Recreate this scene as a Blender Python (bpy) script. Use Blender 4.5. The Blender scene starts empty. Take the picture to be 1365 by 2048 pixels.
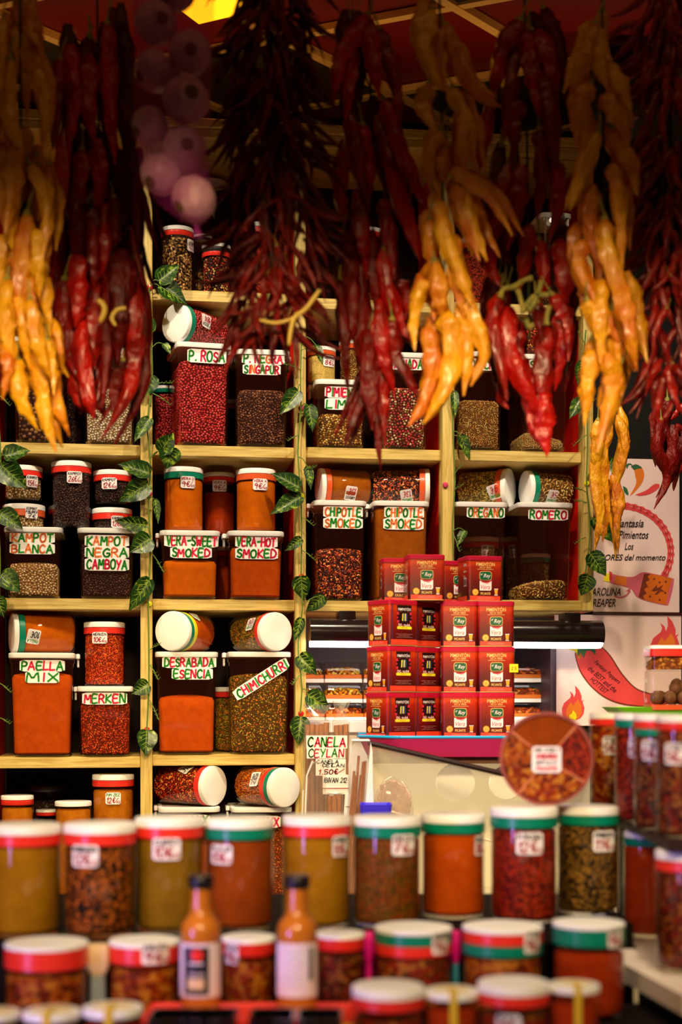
import bpy, math, random
import numpy as np
from math import pi, sin, cos, tan, radians, sqrt, atan2
from mathutils import Vector, Matrix
random.seed(7)
RNG = np.random.default_rng(11)
SC = bpy.context.scene
COL = SC.collection

# ---------------------------------------------------------------- camera
FPX, HZ, CZ = 3000.0, 1400.0, 1.45          # focal length in pixels, horizon row, camera height
cd = bpy.data.cameras.new('camera')
cam = bpy.data.objects.new('camera', cd)
COL.objects.link(cam)
cam.location = (0, 0, CZ)
cam.rotation_euler = (pi / 2, 0, 0)
cd.sensor_fit = 'VERTICAL'
cd.sensor_height = 36.0
cd.sensor_width = 24.0
cd.lens = FPX / 2048 * 36.0
cd.shift_y = (HZ - 1024) / 2048
cd.clip_start = 0.05
cd.dof.use_dof = True
cd.dof.focus_distance = 3.42
cd.dof.aperture_fstop = 2.7
SC.camera = cam

# ---------------------------------------------------------------- colour management, sky, lights
SC.view_settings.view_transform = 'Standard'
SC.view_settings.look = 'None'
SC.view_settings.gamma = 1.0
SC.view_settings.exposure = 0.0
try:
    SC.view_settings.use_curve_mapping = False
except Exception:
    pass
SC.cycles.transparent_max_bounces = 16
SC.cycles.max_bounces = 8
SC.cycles.caustics_reflective = False
SC.cycles.caustics_refractive = False
wd = bpy.data.worlds.new('world')
SC.world = wd
wd.use_nodes = True
wd.node_tree.nodes['Background'].inputs[0].default_value = (1.0, 0.48, 0.22, 1)
wd.node_tree.nodes['Background'].inputs[1].default_value = 0.07

TINT = (1.0, 0.81, 0.55)

def area(name, loc, target, sx, sy, power, color=TINT, spread=180):
    l = bpy.data.lights.new(name, 'AREA')
    l.shape = 'RECTANGLE'
    l.size, l.size_y = sx, sy
    l.energy = power
    l.color = color
    l.spread = radians(spread)
    o = bpy.data.objects.new(name, l)
    COL.objects.link(o)
    o.location = loc
    d = Vector(target) - Vector(loc)
    o.rotation_euler = d.to_track_quat('-Z', 'Y').to_euler()
    return o

def spot(name, loc, target, power, size, color=TINT, rad=0.04, blend=0.6):
    l = bpy.data.lights.new(name, 'SPOT')
    l.energy = power
    l.color = color
    l.spot_size = radians(size)
    l.spot_blend = blend
    l.shadow_soft_size = rad
    o = bpy.data.objects.new(name, l)
    COL.objects.link(o)
    o.location = loc
    o.rotation_euler = (Vector(target) - Vector(loc)).to_track_quat('-Z', 'Y').to_euler()
    return o

# spot row of the stall, fixed to the ceiling of the aisle between the hanging strings and the shelves
for i, (sx, pw) in enumerate(((-0.95, 42), (-0.36, 40), (0.22, 40), (0.82, 46))):
    spot('aisle_spot', (sx, 2.62, CZ + 1.42), ((sx * 0.95 - 0.1) if sx > -0.9 else -0.5, 3.5, CZ + 0.02), pw, 92, rad=0.035, blend=0.8)
# market hall lamps behind the photographer; the stall's awning keeps their light off whatever hangs high
area('hall_lamp', (0.35, -1.6, CZ + 1.85), (0, 2.4, CZ + 1.0), 0.9, 0.55, 27, (1.0, 0.74, 0.38), 56)
area('hall_lamp', (-1.3, -1.3, CZ + 1.75), (-0.3, 2.4, CZ + 0.95), 0.5, 0.7, 12, (1.0, 0.72, 0.36), 56)
area('ceiling_fill', (0.0, 3.66, CZ + 1.38), (0.0, 3.6, CZ + 3), 2.0, 0.06, 1.1, (1.0, 0.6, 0.25))  # added uplight, no visible source, brightens the ceiling
for sx in (-0.5, 0.02, 0.5):
    spot('counter_spot', (sx, 1.72, CZ + 1.62), (sx * 0.9, 1.95, CZ - 0.25), 40, 27, (1.0, 0.84, 0.62), 0.03, 0.5)
area('upper_pepper_fill', (0.05, 1.86, CZ + 1.55), (0.05, 2.4, CZ + 0.75), 1.7, 0.12, 0.65, (1.0, 0.55, 0.2))  # added unseen fill that lifts the upper peppers, not a stall lamp
# violet tube of the neighbouring stall, seen only as streaks in the jars
area('violet_sign', (-1.75, 0.2, CZ - 0.3), (0.1, 2.1, CZ - 0.33), 0.28, 0.8, 1.3, (0.50, 0.34, 1.0), 32)
area('case_fill', (0.28, 3.18, CZ - 0.15), (0.28, 3.3, CZ - 0.5), 0.4, 0.05, 0.55, (1.0, 0.82, 0.52))  # added fill inside the case to brighten its interior

# ---------------------------------------------------------------- helpers
def lin(c):
    c = c / 255.0
    return c / 12.92 if c <= 0.04045 else ((c + 0.055) / 1.055) ** 2.4

WHITEPT = (1.0, 0.86, 0.62)

def C(rgb, raw=False):
    r = [lin(x) for x in rgb]
    if not raw:
        r = [min(0.92, a / t) for a, t in zip(r, WHITEPT)]
    return (r[0], r[1], r[2], 1.0)

MATS = {}

def nt(name):
    m = bpy.data.materials.new(name)
    m.use_nodes = True
    n = m.node_tree
    b = n.nodes['Principled BSDF']
    return m, n, b

def ramp(n, cols, const=True):
    r = n.nodes.new('ShaderNodeValToRGB')
    cr = r.color_ramp
    cr.interpolation = 'CONSTANT' if const else 'LINEAR'
    k = len(cols)
    cr.elements[0].color = cols[0]
    cr.elements[0].position = 0
    cr.elements[1].color = cols[-1]
    cr.elements[1].position = (k - 1) / k if const else 1.0
    for i in range(1, k - 1):
        e = cr.elements.new(i / k if const else i / (k - 1))
        e.color = cols[i]
    return r

def M(name, rgb, rough=0.5, spec=0.4, var=None, bump=None, coat=0.0, emit=0.0, metal=0.0, raw=False, stretch=None, sss=0):
    """plain procedural material; var=(scale, rgb2) mottles it, bump=(scale, strength)"""
    if name in MATS:
        return MATS[name]
    m, n, b = nt(name)
    b.inputs['Base Color'].default_value = C(rgb, raw)
    b.inputs['Roughness'].default_value = rough
    b.inputs['Specular IOR Level'].default_value = spec
    b.inputs['Metallic'].default_value = metal
    b.inputs['Coat Weight'].default_value = coat
    b.inputs['Coat Roughness'].default_value = 0.12
    if sss:
        b.inputs['Transmission Weight'].default_value = 0
    if emit:
        b.inputs['Emission Color'].default_value = C(rgb, True)
        b.inputs['Emission Strength'].default_value = emit
    if var or bump:
        tc = n.nodes.new('ShaderNodeTexCoord')
        mp = n.nodes.new('ShaderNodeMapping')
        if stretch:
            mp.inputs['Scale'].default_value = stretch
        n.links.new(tc.outputs['Object'], mp.inputs['Vector'])
    if var:
        t = n.nodes.new('ShaderNodeTexNoise')
        t.inputs['Scale'].default_value = var[0]
        t.inputs['Detail'].default_value = 5
        t.inputs['Roughness'].default_value = 0.65
        n.links.new(mp.outputs[0], t.inputs['Vector'])
        r = ramp(n, [C(rgb, raw), C(var[1], raw)], False)
        r.color_ramp.elements[0].position = 0.35
        r.color_ramp.elements[1].position = 0.68
        n.links.new(t.outputs['Fac'], r.inputs[0])
        n.links.new(r.outputs[0], b.inputs['Base Color'])
    if bump:
        t = n.nodes.new('ShaderNodeTexNoise')
        t.inputs['Scale'].default_value = bump[0]
        t.inputs['Detail'].default_value = 4
        n.links.new(mp.outputs[0], t.inputs['Vector'])
        bp = n.nodes.new('ShaderNodeBump')
        bp.inputs['Strength'].default_value = bump[1]
        bp.inputs['Distance'].default_value = 0.004
        n.links.new(t.outputs['Fac'], bp.inputs['Height'])
        n.links.new(bp.outputs[0], b.inputs['Normal'])
    MATS[name] = m
    return m

def GRAIN(name, cols, rough=0.5, spec=0.22):
    """loose pieces, one colour picked per piece"""
    if name in MATS:
        return MATS[name]
    m, n, b = nt(name)
    g = n.nodes.new('ShaderNodeNewGeometry')
    r = ramp(n, [C(c) for c in cols])
    n.links.new(g.outputs['Random Per Island'], r.inputs[0])
    n.links.new(r.outputs[0], b.inputs['Base Color'])
    b.inputs['Roughness'].default_value = rough
    b.inputs['Specular IOR Level'].default_value = spec
    MATS[name] = m
    return m

def SPECK(name, cols, scale, rough=0.5, bump=0.7, stretch=None):
    """small chopped pieces as a cell texture"""
    if name in MATS:
        return MATS[name]
    m, n, b = nt(name)
    tc = n.nodes.new('ShaderNodeTexCoord')
    mp = n.nodes.new('ShaderNodeMapping')
    if stretch:
        mp.inputs['Scale'].default_value = stretch
    n.links.new(tc.outputs['Object'], mp.inputs['Vector'])
    v = n.nodes.new('ShaderNodeTexVoronoi')
    v.inputs['Scale'].default_value = scale
    n.links.new(mp.outputs[0], v.inputs['Vector'])
    sp = n.nodes.new('ShaderNodeSeparateColor')
    n.links.new(v.outputs['Color'], sp.inputs[0])
    r = ramp(n, [C(c) for c in cols])
    n.links.new(sp.outputs[0], r.inputs[0])
    n.links.new(r.outputs[0], b.inputs['Base Color'])
    bp = n.nodes.new('ShaderNodeBump')
    bp.inputs['Strength'].default_value = bump
    bp.inputs['Distance'].default_value = 0.5 / scale
    bp.invert = True
    n.links.new(v.outputs['Distance'], bp.inputs['Height'])
    n.links.new(bp.outputs[0], b.inputs['Normal'])
    b.inputs['Roughness'].default_value = rough
    b.inputs['Specular IOR Level'].default_value = .12
    MATS[name] = m
    return m

def CLEAR(name, tint=(0.93, 0.92, 0.9), gloss=0.9, rough=0.04, haze=0.0, hcol=(200, 180, 150)):
    """thin clear plastic"""
    if name in MATS:
        return MATS[name]
    m = bpy.data.materials.new(name)
    m.use_nodes = True
    n = m.node_tree
    for x in list(n.nodes):
        n.nodes.remove(x)
    out = n.nodes.new('ShaderNodeOutputMaterial')
    tr = n.nodes.new('ShaderNodeBsdfTransparent')
    tr.inputs[0].default_value = (*tint, 1)
    gl = n.nodes.new('ShaderNodeBsdfGlossy')
    gl.inputs['Roughness'].default_value = rough
    fr = n.nodes.new('ShaderNodeFresnel')
    gb = n.nodes.new('ShaderNodeNewGeometry')
    io = n.nodes.new('ShaderNodeMapRange')      # a thin sheet: seen from inside it mirrors no more than from outside
    io.inputs['To Min'].default_value = 1.42
    io.inputs['To Max'].default_value = 1 / 1.42
    n.links.new(gb.outputs['Backfacing'], io.inputs['Value'])
    n.links.new(io.outputs[0], fr.inputs['IOR'])
    mu = n.nodes.new('ShaderNodeMath')
    mu.operation = 'MULTIPLY'
    mu.inputs[1].default_value = gloss
    n.links.new(fr.outputs[0], mu.inputs[0])
    mx = n.nodes.new('ShaderNodeMixShader')
    n.links.new(mu.outputs[0], mx.inputs[0])
    first = tr
    if haze:
        df = n.nodes.new('ShaderNodeBsdfDiffuse')
        df.inputs[0].default_value = C(hcol)
        m2 = n.nodes.new('ShaderNodeMixShader')
        m2.inputs[0].default_value = haze
        n.links.new(tr.outputs[0], m2.inputs[1])
        n.links.new(df.outputs[0], m2.inputs[2])
        first = m2
    n.links.new(first.outputs[0], mx.inputs[1])
    n.links.new(gl.outputs[0], mx.inputs[2])
    n.links.new(mx.outputs[0], out.inputs['Surface'])
    MATS[name] = m
    return m

def WOOD(name, a, b_, scale=(1, 14, 14), rot=(0, 0, 0)):
    if name in MATS:
        return MATS[name]
    m, n, b = nt(name)
    tc = n.nodes.new('ShaderNodeTexCoord')
    mp = n.nodes.new('ShaderNodeMapping')
    mp.inputs['Scale'].default_value = scale
    n.links.new(tc.outputs['Object'], mp.inputs['Vector'])
    t = n.nodes.new('ShaderNodeTexNoise')
    t.inputs['Scale'].default_value = 9
    t.inputs['Detail'].default_value = 6
    t.inputs['Distortion'].default_value = 0.6
    n.links.new(mp.outputs[0], t.inputs['Vector'])
    r = ramp(n, [C(a), C(b_)], False)
    r.color_ramp.elements[0].position = 0.36
    r.color_ramp.elements[1].position = 0.66
    n.links.new(t.outputs['Fac'], r.inputs[0])
    n.links.new(r.outputs[0], b.inputs['Base Color'])
    b.inputs['Roughness'].default_value = 0.5
    MATS[name] = m
    return m

class MB:
    def __init__(s):
        s.v, s.f, s.m = [], [], []
    def add(s, vs, fs, mi=0):
        k = len(s.v)
        s.v.extend([tuple(p) for p in vs])
        for f in fs:
            s.f.append(tuple(i + k for i in f))
            s.m.append(mi)
        return s
    def box(s, x0, x1, y0, y1, z0, z1, mi=0):
        vs = [(x, y, z) for z in (z0, z1) for y in (y0, y1) for x in (x0, x1)]
        return s.add(vs, [(0, 2, 3, 1), (4, 5, 7, 6), (0, 1, 5, 4), (2, 6, 7, 3), (0, 4, 6, 2), (1, 3, 7, 5)], mi)
    def cbox(s, x0, x1, y0, y1, z0, z1, c=0.002, mi=0):
        """box with chamfered edges all round"""
        return s.loft([(z0, (x0 + c, x1 - c, y0 + c, y1 - c)), (z0 + c, (x0, x1, y0, y1)), (z1 - c, (x0, x1, y0, y1)), (z1, (x0 + c, x1 - c, y0 + c, y1 - c))], c, 2, mi)
    def loft(s, secs, r=0.01, nseg=4, mi=0, cap0=True, cap1=True):
        """rounded rectangles stacked along z"""
        vs, k = [], 0
        for z, (x0, x1, y0, y1) in secs:
            ring = []
            rr = min(r, (x1 - x0) / 2.01, (y1 - y0) / 2.01)
            for cx, cy, a0 in ((x1 - rr, y0 + rr, -pi / 2), (x1 - rr, y1 - rr, 0), (x0 + rr, y1 - rr, pi / 2), (x0 + rr, y0 + rr, pi)):
                for j in range(nseg + 1):
                    a = a0 + j * pi / 2 / nseg
                    ring.append((cx + rr * cos(a), cy + rr * sin(a), z))
            k = len(ring)
            vs += ring
        fs = []
        for i in range(len(secs) - 1):
            for j in range(k):
                fs.append((i * k + j, i * k + (j + 1) % k, (i + 1) * k + (j + 1) % k, (i + 1) * k + j))
        if cap0:
            fs.append(tuple(range(k - 1, -1, -1)))
        if cap1:
            o = (len(secs) - 1) * k
            fs.append(tuple(range(o, o + k)))
        return s.add(vs, fs, mi)
    def lathe(s, prof, n=40, mi=0, cap0=True, cap1=True, c=(0, 0, 0), sx=1, sy=1):
        vs = [(c[0] + r * cos(2 * pi * j / n) * sx, c[1] + r * sin(2 * pi * j / n) * sy, c[2] + z) for r, z in prof for j in range(n)]
        fs = [(i * n + j, i * n + (j + 1) % n, (i + 1) * n + (j + 1) % n, (i + 1) * n + j) for i in range(len(prof) - 1) for j in range(n)]
        if cap0:
            fs.append(tuple(range(n - 1, -1, -1)))
        if cap1:
            o = (len(prof) - 1) * n
            fs.append(tuple(range(o, o + n)))
        return s.add(vs, fs, mi)
    def tube(s, pts, rad, n=8, mi=0, wr=None, squash=1.0):
        pts = [Vector(p) for p in pts]
        k = len(pts)
        rad = rad if hasattr(rad, '__len__') else [rad] * k
        vs = []
        ref = Vector((0, 1, 0))
        for i, p in enumerate(pts):
            t = (pts[min(i + 1, k - 1)] - pts[max(i - 1, 0)]).normalized()
            a = ref - t * ref.dot(t)
            if a.length < 1e-4:
                a = Vector((1, 0, 0)) - t * t.x
            a.normalize()
            b = t.cross(a)
            for j in range(n):
                an = 2 * pi * j / n
                q = rad[i] * (1 if wr is None else wr(i / (k - 1), an))
                vs.append(p + a * (cos(an) * q * squash) + b * (sin(an) * q))
        fs = [(i * n + j, i * n + (j + 1) % n, (i + 1) * n + (j + 1) % n, (i + 1) * n + j) for i in range(k - 1) for j in range(n)]
        fs.append(tuple(range(n - 1, -1, -1)))
        fs.append(tuple(range((k - 1) * n, k * n)))
        return s.add(vs, fs, mi)
    def ball(s, c, r, mi=0, n=10, sz=1.0):
        prof = [(r * sin(pi * i / n), -r * cos(pi * i / n) * sz) for i in range(n + 1)]
        prof[0] = (r * 0.01, prof[0][1])
        prof[-1] = (r * 0.01, prof[-1][1])
        return s.lathe(prof, 2 * n, mi, c=c)

def OBJ(name, mb, mats, parent=None, flat=False, angle=40):
    me = bpy.data.meshes.new(name)
    me.from_pydata(mb.v, [], mb.f)
    if not isinstance(mats, (list, tuple)):
        mats = [mats]
    for m in mats:
        me.materials.append(m)
    if len(mats) > 1:
        me.polygons.foreach_set('material_index', mb.m)
    if not flat:
        me.polygons.foreach_set('use_smooth', [True] * len(me.polygons))
        me.set_sharp_from_angle(angle=radians(angle))
    me.update()
    o = bpy.data.objects.new(name, me)
    COL.objects.link(o)
    if parent is not None:
        o.parent = parent
    return o

def TRIS(name, V, T, mat, parent, smooth=True, kind=None):
    me = bpy.data.meshes.new(name)
    me.vertices.add(len(V))
    me.vertices.foreach_set('co', np.asarray(V, np.float32).ravel())
    me.loops.add(3 * len(T))
    me.loops.foreach_set('vertex_index', np.asarray(T, np.int32).ravel())
    me.polygons.add(len(T))
    me.polygons.foreach_set('loop_start', np.arange(0, 3 * len(T), 3, dtype=np.int32))
    me.update(calc_edges=True)
    me.polygons.foreach_set('use_smooth', np.full(len(T), smooth))
    me.materials.append(mat)
    o = bpy.data.objects.new(name, me)
    COL.objects.link(o)
    o.parent = parent
    if kind:
        o['kind'] = kind
    return o

def TAG(o, label, cat, group=None):
    o['label'] = label
    o['category'] = cat
    if group:
        o['group'] = group
    return o

def THING(name, label, cat, loc=(0, 0, 0), rotz=0.0, group=None, mat=None):
    o = bpy.data.objects.new(name, None)
    o.empty_display_size = 0.05
    COL.objects.link(o)
    if mat is not None:
        o.matrix_world = mat
    else:
        o.location = loc
        o.rotation_euler = (0, 0, rotz)
    return TAG(o, label, cat, group)

def MAT_OF(loc, rotz):
    return Matrix.Translation(Vector(loc)) @ Matrix.Rotation(rotz, 4, 'Z')

def COPY(root, mat, label, group=None):
    r = root.copy()
    COL.objects.link(r)
    r.matrix_world = mat
    r['label'] = label
    if group:
        r['group'] = group
    for ch in list(root.children):
        c = ch.copy()
        COL.objects.link(c)
        c.parent = r
        for g in list(ch.children):
            d = g.copy()
            COL.objects.link(d)
            d.parent = c
    return r

def STRUCT(name, mb, mats, parent=None, flat=True):
    o = OBJ(name, mb, mats, parent, flat)
    if parent is None:
        o['kind'] = 'structure'
    return o

# the shelf wall stands at a slight angle: u runs along it, v goes into it, z up
A = radians(7.8)
CA, SA = cos(A), sin(A)

def W(u, v, z):
    return Vector((u * CA - v * SA, 3.5 + u * SA + v * CA, z))

def wpx(px, py, v):
    t = (px - 682.5) / FPX
    u = (t * (3.5 + v * CA) + v * SA) / (CA - t * SA)
    D = 3.5 + u * SA + v * CA
    return u, CZ + (HZ - py) / FPX * D, D

def F(px, py, Y):
    return Vector(((px - 682.5) / FPX * Y, Y, CZ + (HZ - py) / FPX * Y))

def crom(P, n):
    """Catmull-Rom through the points, n samples"""
    P = [np.array(p, float) for p in P]
    if len(P) == 2:
        return [P[0] + (P[1] - P[0]) * i / (n - 1) for i in range(n)]
    Q = [2 * P[0] - P[1]] + P + [2 * P[-1] - P[-2]]
    out = []
    for i in range(n):
        t = i / (n - 1) * (len(P) - 1)
        k = min(int(t), len(P) - 2)
        t -= k
        a, b, c, d = Q[k:k + 4]
        out.append(0.5 * (2 * b + (c - a) * t + (2 * a - 5 * b + 4 * c - d) * t * t + (3 * b - a - 3 * c + d) * t ** 3))
    return out

# ---------------------------------------------------------------- lettering
GLYPH = {
 'A': "0,0 .33,1 .68,0|.12,.36 .56,.36", 'B': "0,0 .02,1 .4,.95 .5,.76 .38,.56 .02,.52|.38,.54 .6,.34 .48,.06 0,0",
 'C': ".62,.82 .38,1 .12,.82 0,.45 .14,.1 .38,0 .62,.16", 'D': "0,0 .02,1 .4,.9 .62,.52 .44,.12 0,0",
 'E': ".56,1 .02,1 0,0 .58,.02|.02,.52 .46,.54", 'F': ".56,1 .02,1 0,0|.02,.52 .46,.54",
 'G': ".6,.84 .36,1 .1,.78 0,.42 .14,.06 .42,0 .6,.2 .58,.42 .34,.42", 'H': "0,0 .02,1|.6,0 .58,1|.02,.5 .58,.52",
 'I': ".1,0 .12,1", 'J': ".4,1 .4,.2 .2,0 .02,.15", 'K': "0,0 .02,1|.58,1 .04,.46 .6,0", 'L': ".04,1 0,0 .52,.03", 'M': "0,0 .08,1 .36,.35 .66,1 .74,0",
 'N': "0,0 .04,1 .56,0 .6,1", 'O': ".32,1 .08,.82 0,.45 .12,.08 .34,0 .58,.14 .66,.55 .54,.9 .32,1",
 'P': "0,0 .03,1 .42,.95 .54,.74 .4,.5 .02,.46", 'R': "0,0 .03,1 .42,.95 .52,.74 .38,.54 .02,.5|.26,.5 .6,0",
 'S': ".54,.84 .32,1 .08,.86 .12,.62 .46,.42 .54,.18 .3,0 .02,.14", 'T': "0,.98 .64,1|.32,.99 .3,0", 'U': "0,1 .04,.2 .26,0 .5,.16 .58,1",
 'V': "0,1 .28,0 .6,1", 'W': "0,1 .16,0 .38,.7 .58,0 .78,1", 'X': "0,0 .58,1|.02,1 .6,0", 'Y': "0,1 .3,.48|.62,1 .2,0", 'Z': "0,1 .56,1 0,0 .58,0",
 '.': ".1,0 .14,.06", '-': ".04,.46 .5,.5", '/': "0,0 .5,1", ' ': "", "'": ".1,1 .08,.8",
 '0': ".26,1 .04,.8 .02,.25 .24,0 .46,.22 .48,.76 .26,1", '1': ".02,.74 .24,1 .2,0", '2': ".02,.8 .24,1 .46,.8 .4,.5 0,0 .52,.02", '3': ".02,.9 .3,1 .44,.78 .2,.55 .46,.34 .3,.02 0,.1",
 '4': ".36,0 .38,1 0,.36 .54,.36", '5': ".46,1 .08,1 .04,.56 .34,.58 .46,.3 .3,.02 0,.08", '6': ".4,1 .1,.6 .04,.2 .26,0 .46,.2 .34,.46 .08,.36", '7': "0,1 .5,1 .16,0|.1,.5 .4,.52",
 '8': ".26,.54 .06,.76 .26,1 .46,.78 .26,.54 .02,.26 .24,0 .5,.24 .26,.54", '9': ".44,.74 .24,1 .04,.76 .2,.54 .44,.7 .3,0", '€': ".44,.9 .2,1 .06,.5 .2,.04 .44,.12|0,.58 .32,.6|0,.4 .3,.4"}

def stroke_text(mb, text, cx, cy, w, h, pen, mats, fn, ang=0.0, jit=0.03, slant=0.0):
    """marker writing: every letter a run of pen strokes; (cx,cy) centre, w x h box; mats gives each letter's slot"""
    adv, x = [], 0.0
    for ch in text:
        g = GLYPH.get(ch, "")
        ws = [float(p.split(',')[0]) for s in g.split('|') if s for p in s.split()]
        wd_ = (max(ws) if ws else 0.3)
        adv.append((x, wd_))
        x += wd_ + 0.2
    tot = max(x - 0.2, 0.1)
    kx, ky = w / tot, h
    ca, sa = cos(ang), sin(ang)
    def put(x, y):
        x += slant * y
        return fn(cx + x * ca - y * sa, cy + x * sa + y * ca)
    for i, ch in enumerate(text):
        g = GLYPH.get(ch, "")
        mi = mats[i % len(mats)] if hasattr(mats, '__len__') else mats
        dx, dy = random.uniform(-jit, jit), random.uniform(-jit, jit)
        hs = random.uniform(0.92, 1.06)
        for st in g.split('|'):
            if not st:
                continue
            pts = [tuple(map(float, p.split(','))) for p in st.split()]
            if len(pts) > 3:
                pts = [tuple(q) for q in crom(pts, len(pts) * 2)]
            pts = [((adv[i][0] + px + dx) * kx - w / 2, (py * hs + dy - 0.5) * ky) for px, py in pts]
            for (x0, y0), (x1, y1) in zip(pts, pts[1:]):
                L = sqrt((x1 - x0) ** 2 + (y1 - y0) ** 2) or 1e-6
                nx, ny = -(y1 - y0) / L * pen / 2, (x1 - x0) / L * pen / 2
                ex, ey = (x1 - x0) / L * pen * 0.35, (y1 - y0) / L * pen * 0.35
                q = [(x0 - ex + nx, y0 - ey + ny), (x0 - ex - nx, y0 - ey - ny), (x1 + ex - nx, y1 + ey - ny), (x1 + ex + nx, y1 + ey + ny)]
                mb.add([put(*p) for p in q], [(0, 1, 2, 3)], mi)

_TX = {}
def glyphs(s, shear=0.0, bold=0.0):
    key = (s, shear, bold)
    if key not in _TX:
        c = bpy.data.curves.new('t', 'FONT')
        c.body = s
        c.size = 1.0
        c.shear = shear
        c.offset = bold
        c.resolution_u = 3
        o = bpy.data.objects.new('t', c)
        COL.objects.link(o)
        dg = bpy.context.evaluated_depsgraph_get()
        me = o.evaluated_get(dg).to_mesh()
        vs = np.array([v.co[:2] for v in me.vertices]) if len(me.vertices) else np.zeros((1, 2))
        fs = [tuple(p.vertices) for p in me.polygons]
        o.evaluated_get(dg).to_mesh_clear()
        bpy.data.objects.remove(o)
        bpy.data.curves.remove(c)
        _TX[key] = (vs, fs)
    return _TX[key]

def print_text(mb, s, cx, cy, w, fn, mi=0, shear=0.0, bold=0.0, ang=0.0, h=None):
    """printed type centred on (cx,cy), w wide (h: cap height, else natural)"""
    vs, fs = glyphs(s, shear, bold)
    x0, x1 = vs[:, 0].min(), vs[:, 0].max()
    y0, y1 = vs[:, 1].min(), vs[:, 1].max()
    k = w / max(x1 - x0, 1e-6)
    ky = k if h is None else h / max(y1 - y0, 1e-6)
    ca, sa = cos(ang), sin(ang)
    out = []
    for x, y in vs:
        X, Y = (x - (x0 + x1) / 2) * k, (y - (y0 + y1) / 2) * ky
        out.append(fn(cx + X * ca - Y * sa, cy + X * sa + Y * ca))
    mb.add(out, fs, mi)

def rrect(x0, x1, y0, y1, r, n=4):
    out = []
    for cx, cy, a0 in ((x1 - r, y0 + r, -pi / 2), (x1 - r, y1 - r, 0), (x0 + r, y1 - r, pi / 2), (x0 + r, y0 + r, pi)):
        out += [(cx + r * cos(a0 + j * pi / 2 / n), cy + r * sin(a0 + j * pi / 2 / n)) for j in range(n + 1)]
    return out

def poly(mb, pts, fn, mi=0):
    mb.add([fn(x, y) for x, y in pts], [tuple(range(len(pts)))], mi)

def disc(mb, cx, cy, rx, ry, fn, mi=0, n=20):
    poly(mb, [(cx + rx * cos(2 * pi * i / n), cy + ry * sin(2 * pi * i / n)) for i in range(n)], fn, mi)

# ---------------------------------------------------------------- loose pieces
def _octa(sub):
    V = [(1, 0, 0), (-1, 0, 0), (0, 1, 0), (0, -1, 0), (0, 0, 1), (0, 0, -1)]
    T = [(0, 2, 4), (2, 1, 4), (1, 3, 4), (3, 0, 4), (2, 0, 5), (1, 2, 5), (3, 1, 5), (0, 3, 5)]
    for _ in range(sub):
        V2, T2, c = list(V), [], {}
        def mid(a, b):
            k = (min(a, b), max(a, b))
            if k not in c:
                q = np.array(V2[a]) + np.array(V2[b])
                V2.append(tuple(q / np.linalg.norm(q)))
                c[k] = len(V2) - 1
            return c[k]
        for a, b, d in T:
            e, f, g = mid(a, b), mid(b, d), mid(d, a)
            T2 += [(a, e, g), (e, b, f), (g, f, d), (e, f, g)]
        V, T = V2, T2
    return np.array(V, float), np.array(T, int)
OCT0, OCT1 = _octa(0), _octa(1)

def scatter(solid, tocam, mind, limit=2600, tries=14):
    """points spread over the faces of a solid that look towards the aisle, at least mind apart"""
    V = np.array(solid.v)
    tri = []
    for f in solid.f:
        for i in range(1, len(f) - 1):
            tri.append((f[0], f[i], f[i + 1]))
    T = np.array(tri)
    a, b, c = V[T[:, 0]], V[T[:, 1]], V[T[:, 2]]
    nrm = np.cross(b - a, c - a)
    ar = np.linalg.norm(nrm, axis=1)
    nn = nrm / np.maximum(ar, 1e-12)[:, None]
    keep = (nn @ np.array(tocam) > -0.15) & (nn[:, 2] > -0.85)
    T, a, b, c, nn, ar = T[keep], a[keep], b[keep], c[keep], nn[keep], ar[keep] / 2
    if ar.sum() <= 0:
        return np.zeros((0, 3)), np.zeros((0, 3))
    want = min(limit, int(ar.sum() / (mind * mind * 0.7)))
    n = want * tries
    idx = RNG.choice(len(ar), n, p=ar / ar.sum())
    r1, r2 = np.sqrt(RNG.random(n)), RNG.random(n)
    P = a[idx] * (1 - r1)[:, None] + b[idx] * (r1 * (1 - r2))[:, None] + c[idx] * (r1 * r2)[:, None]
    N = nn[idx]
    grid, op, on = {}, [], []
    cell = np.floor(P / mind).astype(int)
    m2 = mind * mind
    off = [(i, j, k) for i in (-1, 0, 1) for j in (-1, 0, 1) for k in (-1, 0, 1)]
    for q in range(n):
        p = P[q]
        cx, cy, cz = cell[q]
        ok = True
        for i, j, k in off:
            for w in grid.get((cx + i, cy + j, cz + k), ()):
                d = op[w]
                if (d[0] - p[0]) ** 2 + (d[1] - p[1]) ** 2 + (d[2] - p[2]) ** 2 < m2:
                    ok = False
                    break
            if not ok:
                break
        if ok:
            grid.setdefault((cx, cy, cz), []).append(len(op))
            op.append(p)
            on.append(N[q])
            if len(op) >= limit:
                break
    return np.array(op), np.array(on)

def rotmats(n):
    q = RNG.normal(size=(n, 4))
    q /= np.linalg.norm(q, axis=1)[:, None]
    w, x, y, z = q.T
    return np.stack([1 - 2 * (y * y + z * z), 2 * (x * y - z * w), 2 * (x * z + y * w), 2 * (x * y + z * w), 1 - 2 * (x * x + z * z), 2 * (y * z - x * w), 2 * (x * z - y * w), 2 * (y * z + x * w), 1 - 2 * (x * x + y * y)], 1).reshape(n, 3, 3)

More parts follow.
